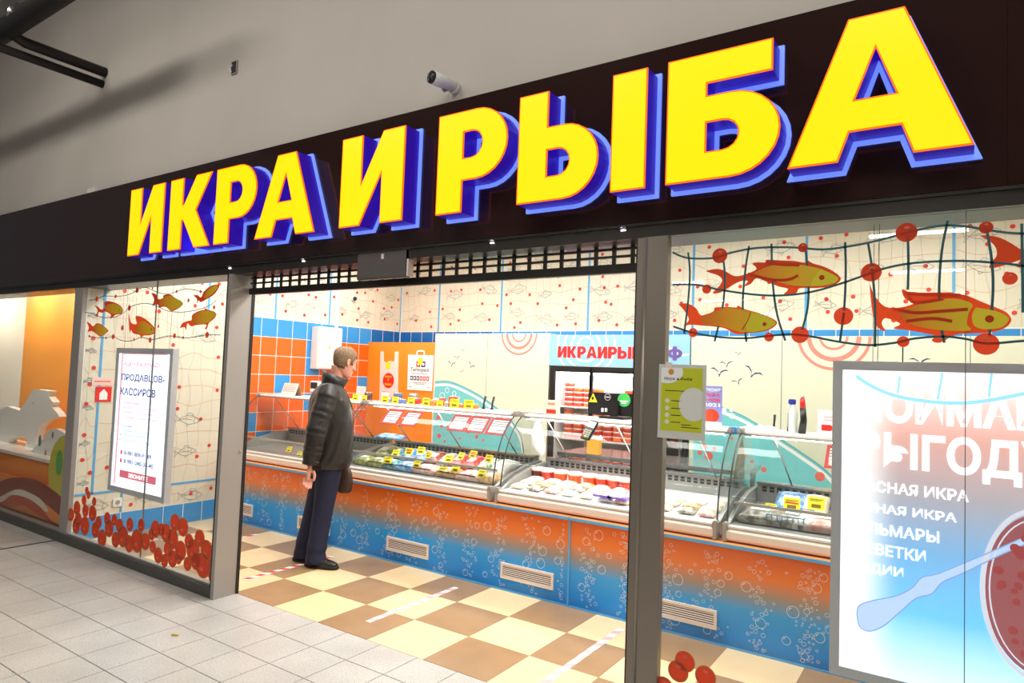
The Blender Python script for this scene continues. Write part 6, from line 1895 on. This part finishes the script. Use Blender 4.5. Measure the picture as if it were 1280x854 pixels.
def hand(mb, wrist, dirv, side, curl, sc=1.0):
    """palm, four fingers and a thumb, hanging from the wrist"""
    d = Vector(dirv).normalized()
    fwd = Vector((1, 0, 0)); fwd = (fwd - d * fwd.dot(d)).normalized()          # thumb side
    out = d.cross(fwd) * side                                                    # back of the hand
    P_ = lambda a, b, c: wrist + d * a * sc + fwd * b * sc + out * c * sc
    mb.tube([P_(-.02, 0, 0), P_(.02, 0, 0), P_(.06, .002, 0), P_(.095, 0, -.002)], [(.024, .018), (.034, .017), (.041, .016), (.038, .013)], 14)
    for i, (off, ln) in enumerate(((.030, .078), (.010, .088), (-.011, .080), (-.030, .064))):
        c_ = curl + .08 * i
        p0 = P_(.085, off, 0)
        a1 = .35 * c_; a2 = 1.0 * c_; a3 = 1.6 * c_
        p1 = p0 + (d * math.cos(a1) - out * math.sin(a1)) * ln * .46 * sc
        p2 = p1 + (d * math.cos(a2) - out * math.sin(a2)) * ln * .32 * sc
        p3 = p2 + (d * math.cos(a3) - out * math.sin(a3)) * ln * .26 * sc
        mb.tube([p0, p1, p2, p3, p3 + (p3 - p2) * .12], [.0098, .0096, .0088, .0076, .004], 10)
    t0 = P_(.022, .028, -.004); t1 = P_(.050, .044, -.014); t2 = P_(.078, .046, -.020); t3 = P_(.098, .041, -.025)
    mb.tube([t0, t1, t2, t3, t3 + (t3 - t2) * .15], [.0145, .0125, .0108, .009, .005], 10)


hand(body, WRR + Vector((-.006, 0, -.035)), (-.10, .02, -1), -1, .55, 1.02)
hand(body, WRL + Vector((.01, -.006, -.02)), (.35, -.2, -.9), 1, 1.25, 1.0)
bo = remesh(body.build('body', 'skin', man, True, local=True), .0048, 1)

for s_ in (-1, 1):
    m_ = MB(); m_.sphere((.083, s_ * .030, .006), .0115, 10, 8); m_.xform(HR); m_.build('eye', 'eye_white', man, True, local=True)
    m_ = MB(); m_.sphere((.0925, s_ * .031, .006), .005, 8, 6); m_.xform(HR); m_.build('iris', 'dark_print', man, True, local=True)
    m_ = MB(); m_.tube([(.094, s_ * .012, .028), (.096, s_ * .03, .034), (.084, s_ * .05, .028)], [.004, .005, .003], 6); m_.xform(HR); m_.build('eyebrow', 'hair', man, True, local=True)

# hair: a shell over the skull with a side hairline and a short neck line
hm = MB(); n = 40; prof_ = [(-.082, .010, .070, .060), (-.06, .008, .081, .066), (-.04, .005, .090, .071), (-.015, .001, .098, .0755), (.012, -.003, .1035, .0785), (.035, -.005, .107, .081), (.06, -.008, .107, .081), (.085, -.012, .098, .075), (.105, -.015, .080, .062), (.122, -.018, .052, .042), (.131, -.018, .022, .018)]
rings = []
rh = random.Random(4)
for (z, cx, rx, ry) in prof_:
    rg_ = []
    for k in range(n):
        a = 2 * math.pi * k / n
        j = 1 + rh.uniform(-.012, .018)
        rg_.append(Vector((cx + rx * math.cos(a) * j, ry * math.sin(a) * j, z + rh.uniform(-.002, .003) + (.012 if math.cos(a) > .5 and z > .06 else 0))))
    rings.append(rg_)
vs = [v for rg_ in rings for v in rg_]; fs = []
for i in range(len(rings) - 1):
    zmid = (prof_[i][0] + prof_[i + 1][0]) / 2
    for k in range(n):
        a = 2 * math.pi * (k + .5) / n; ca = math.cos(a)
        lim = .060 if ca > .55 else .032 if ca > .18 else .022 if ca > -.12 else -.005 if ca > -.35 else -.062
        if ca > .18 and ca < .42 and zmid > -.01: lim = -.005
        if zmid > lim:
            fs.append((i * n + k, i * n + (k + 1) % n, (i + 1) * n + (k + 1) % n, (i + 1) * n + k))
fs.append(tuple((len(rings) - 1) * n + k for k in range(n)))
hm.add(vs, fs); hm.xform(HR)
ho = hm.build('hair', 'hair', man, True, local=True)
md = ho.modifiers.new('thick', 'SOLIDIFY'); md.thickness = .010; md.offset = -.6

# jacket
jk = MB()
tors = [(.815, .030, .176, .215, .0), (.86, .032, .190, .226, 0), (.95, .033, .190, .230, 0), (1.05, .032, .188, .232, 0), (1.18, .028, .186, .236, 0), (1.30, .020, .178, .240, 0), (1.38, .010, .164, .236, 0), (1.435, .006, .140, .212, 0), (1.475, .012, .110, .164, -.02), (1.505, .026, .090, .115, -.05), (1.52, .034, .080, .090, -.1)]
jr_ = random.Random(8)
rr_ = []
for (z, cx, rx, ry, tl) in tors:
    e = ell(cx, 0, z, rx, ry, 40, tl, 2.3)
    rr_.append([(x_ + .004 * math.sin(9 * z * 3 + 5 * y_ * 10), y_ + .004 * math.sin(13 * z * 3 + 7 * x_ * 10), z_) for x_, y_, z_ in e])
jk.loft(rr_)
for (a_, b_, c_, s_) in ((SHR, ELR, WRR, -1), (SHL, ELL, WRL, 1)):
    pts = []; rs = []
    N_ = 26
    for k in range(N_ + 1):
        t_ = k / N_
        p_ = a_.lerp(b_, t_ * 2) if t_ < .5 else b_.lerp(c_, t_ * 2 - 1)
        if .38 < t_ < .62:
            q0 = a_.lerp(b_, .76); q2 = b_.lerp(c_, .24); u_ = (t_ - .38) / .24
            p_ = q0 * (1 - u_) ** 2 + b_ * 2 * u_ * (1 - u_) + q2 * u_ ** 2
        r_ = .098 + (.086 - .098) * min(1, t_ * 2) if t_ < .5 else .086 + (.072 - .086) * (t_ * 2 - 1)
        r_ += .0035 * math.sin(k * 1.7 + 2 * math.sin(k * .9))
        if k > N_ - 2: r_ = .064
        pts.append(p_); rs.append((r_, r_ * 1.06))
    jk.tube([a_ + Vector((.0, -s_ * .09, .02))] + pts + [c_ + (c_ - b_).normalized() * .012], [(.075, .08)] + rs + [(.058, .060)], 18)
jo = remesh(jk.build('jacket', 'jacket', man, True, local=True), .0075, 3)
# collar: a standing band, higher at the nape and open in front
cl_ = MB()
n = 36; outer, inner = [], []
for lvl, (cx, rx, ry, z0_, tl) in enumerate(((.028, .094, .106, 1.475, -.25), (.036, .100, .104, 1.53, -.32), (.046, .108, .104, 1.585, -.40), (.046, .098, .094, 1.585, -.40), (.034, .088, .092, 1.52, -.32))):
    ring_ = []
    for k in range(n + 1):
        a = R(16) + (2 * math.pi - R(32)) * k / n
        x_, y_ = rx * math.cos(a), ry * math.sin(a)
        ring_.append((cx + x_ + (.012 if abs(a - math.pi) > 2.5 and lvl in (2, 3) else 0), y_, z0_ + tl * x_))
    outer.append(ring_)
vs = [v for r_ in outer for v in r_]; fs = []
for i in range(len(outer) - 1):
    for k in range(n):
        fs.append((i * (n + 1) + k, i * (n + 1) + k + 1, (i + 1) * (n + 1) + k + 1, (i + 1) * (n + 1) + k))
cl_.add(vs, fs)
cl_.build('collar', 'jacket', jo, True, local=True)
# hem band, cuffs, zip, pocket flap, small badge
MB().loft([ell(.030, 0, .808, .172, .212, 40, 0, 2.3), ell(.031, 0, .826, .180, .220, 40, 0, 2.3), ell(.032, 0, .844, .182, .222, 40, 0, 2.3)], cap=False).build('hem_band', 'jacket', jo, True, local=True)
MB().tube([(.214, 0, .83), (.224, 0, 1.0), (.215, 0, 1.18), (.198, 0, 1.32), (.168, 0, 1.40), (.128, 0, 1.47)], .005, 8).build('zip', 'dark_metal', jo, True, local=True)
MB().tube([WRR + (WRR - ELR).normalized() * -.03, WRR + (WRR - ELR).normalized() * .008], .068, 18).build('cuff', 'jacket', jo, True, local=True)
MB().tube([(.15, -.165, 1.08), (.165, -.13, .97)], [(.006, .012), (.006, .012)], 8).build('pocket_edge', 'jacket', jo, True, local=True)
MB().bbox(-.115, -.075, -.232, -.226, 1.425, 1.437, .002).xform(Matrix.Translation((.03, .01, .01))).build('badge', 'white_print', jo, local=True)

# trousers
tr = MB()
tr.loft([ell(.035, 0, .99, .118, .165, 28), ell(.033, 0, .92, .125, .172, 28), ell(.028, 0, .84, .118, .168, 28), ell(.02, 0, .80, .10, .15, 28)])
for (a_, b_, c_, s_) in ((HPR, KNR, ANR, -1), (HPL, KNL, ANL, 1)):
    pts = [a_, a_.lerp(b_, .3), a_.lerp(b_, .65), b_, b_.lerp(c_, .3), b_.lerp(c_, .6), b_.lerp(c_, .82), b_.lerp(c_, .92), c_ + Vector((.004, 0, -.02)), c_ + Vector((.006, 0, -.052))]
    tr.tube(pts, [(.110, .108), (.106, .103), (.096, .094), (.086, .084), (.083, .081), (.080, .079), (.085, .083), (.078, .077), (.087, .085), (.089, .086)], 20)
remesh(tr.build('trousers', 'jeans', man, True, local=True), .0075, 2)

# shoes
for (an, yaw_, lab) in ((ANR, -34, 'near'), (ANL, -30, 'far')):
    Ms = Matrix.Translation((an.x, an.y, 0)) @ Matrix.Rotation(R(yaw_), 4, 'Z')
    up_ = MB()
    up_.loft([[Ms @ Vector(p_) for p_ in ell(cx, 0, z, rx, ry, 24, tl, 2.4)] for (z, cx, rx, ry, tl) in ((.022, .060, .150, .048, 0), (.045, .058, .148, .050, 0), (.062, .048, .134, .047, -.06), (.078, .025, .104, .044, -.16), (.095, .0, .072, .042, -.18), (.115, -.015, .055, .040, -.05))])
    so = remesh(up_.build('shoe', 'shoe', man, True, local=True), .006, 3)
    sl_ = MB(); sl_.loft([[Ms @ Vector(p_) for p_ in ell(.060, 0, z, rx, ry, 28, 0, 2.5)] for (z, rx, ry) in ((0.001, .150, .049), (.006, .156, .053), (.024, .156, .053), (.028, .150, .049))])
    sl_.build('sole', 'shoe_sole', so, True, local=True)
    for k in range(4):
        lz = MB(); x_ = .055 + .022 * k; z_ = .092 - .008 * k
        lz.tube([Ms @ Vector((x_, -.022, z_ - .006)), Ms @ Vector((x_ + .004, 0, z_ + .001)), Ms @ Vector((x_, .022, z_ - .006))], .003, 6); lz.build('lace', 'shoe_sole', so, True, local=True)

# bag held in his far hand
wl_ = man.location
Rm = Matrix.Translation(wl_) @ Matrix.Rotation(R(HEAD_YAW), 4, 'Z')
hp_ = Rm @ Vector((.185, .155, 0))
bg = thing('hand_bag', 'small brown leather pouch held low in front of the jeans', 'bag', (hp_.x, hp_.y, .54))
bm_ = MB(); bm_.loft([ell(0, 0, z, rx, ry, 22, 0, 2.6) for (z, rx, ry) in ((.555, .045, .022), (.57, .062, .034), (.64, .070, .040), (.72, .060, .036), (.765, .040, .022), (.785, .02, .012))])
bm_.xform(Matrix.Translation((hp_.x, hp_.y, 0)) @ Matrix.Rotation(R(HEAD_YAW - 10), 4, 'Z'))
bm_.build('pouch', 'brown_leather', bg, True)
MB().tube([(hp_.x, hp_.y, .775), (hp_.x - .01, hp_.y + .01, .82), (hp_.x - .015, hp_.y, .87)], [.010, .008, .008], 8).build('strap', 'black_plastic', bg, True)
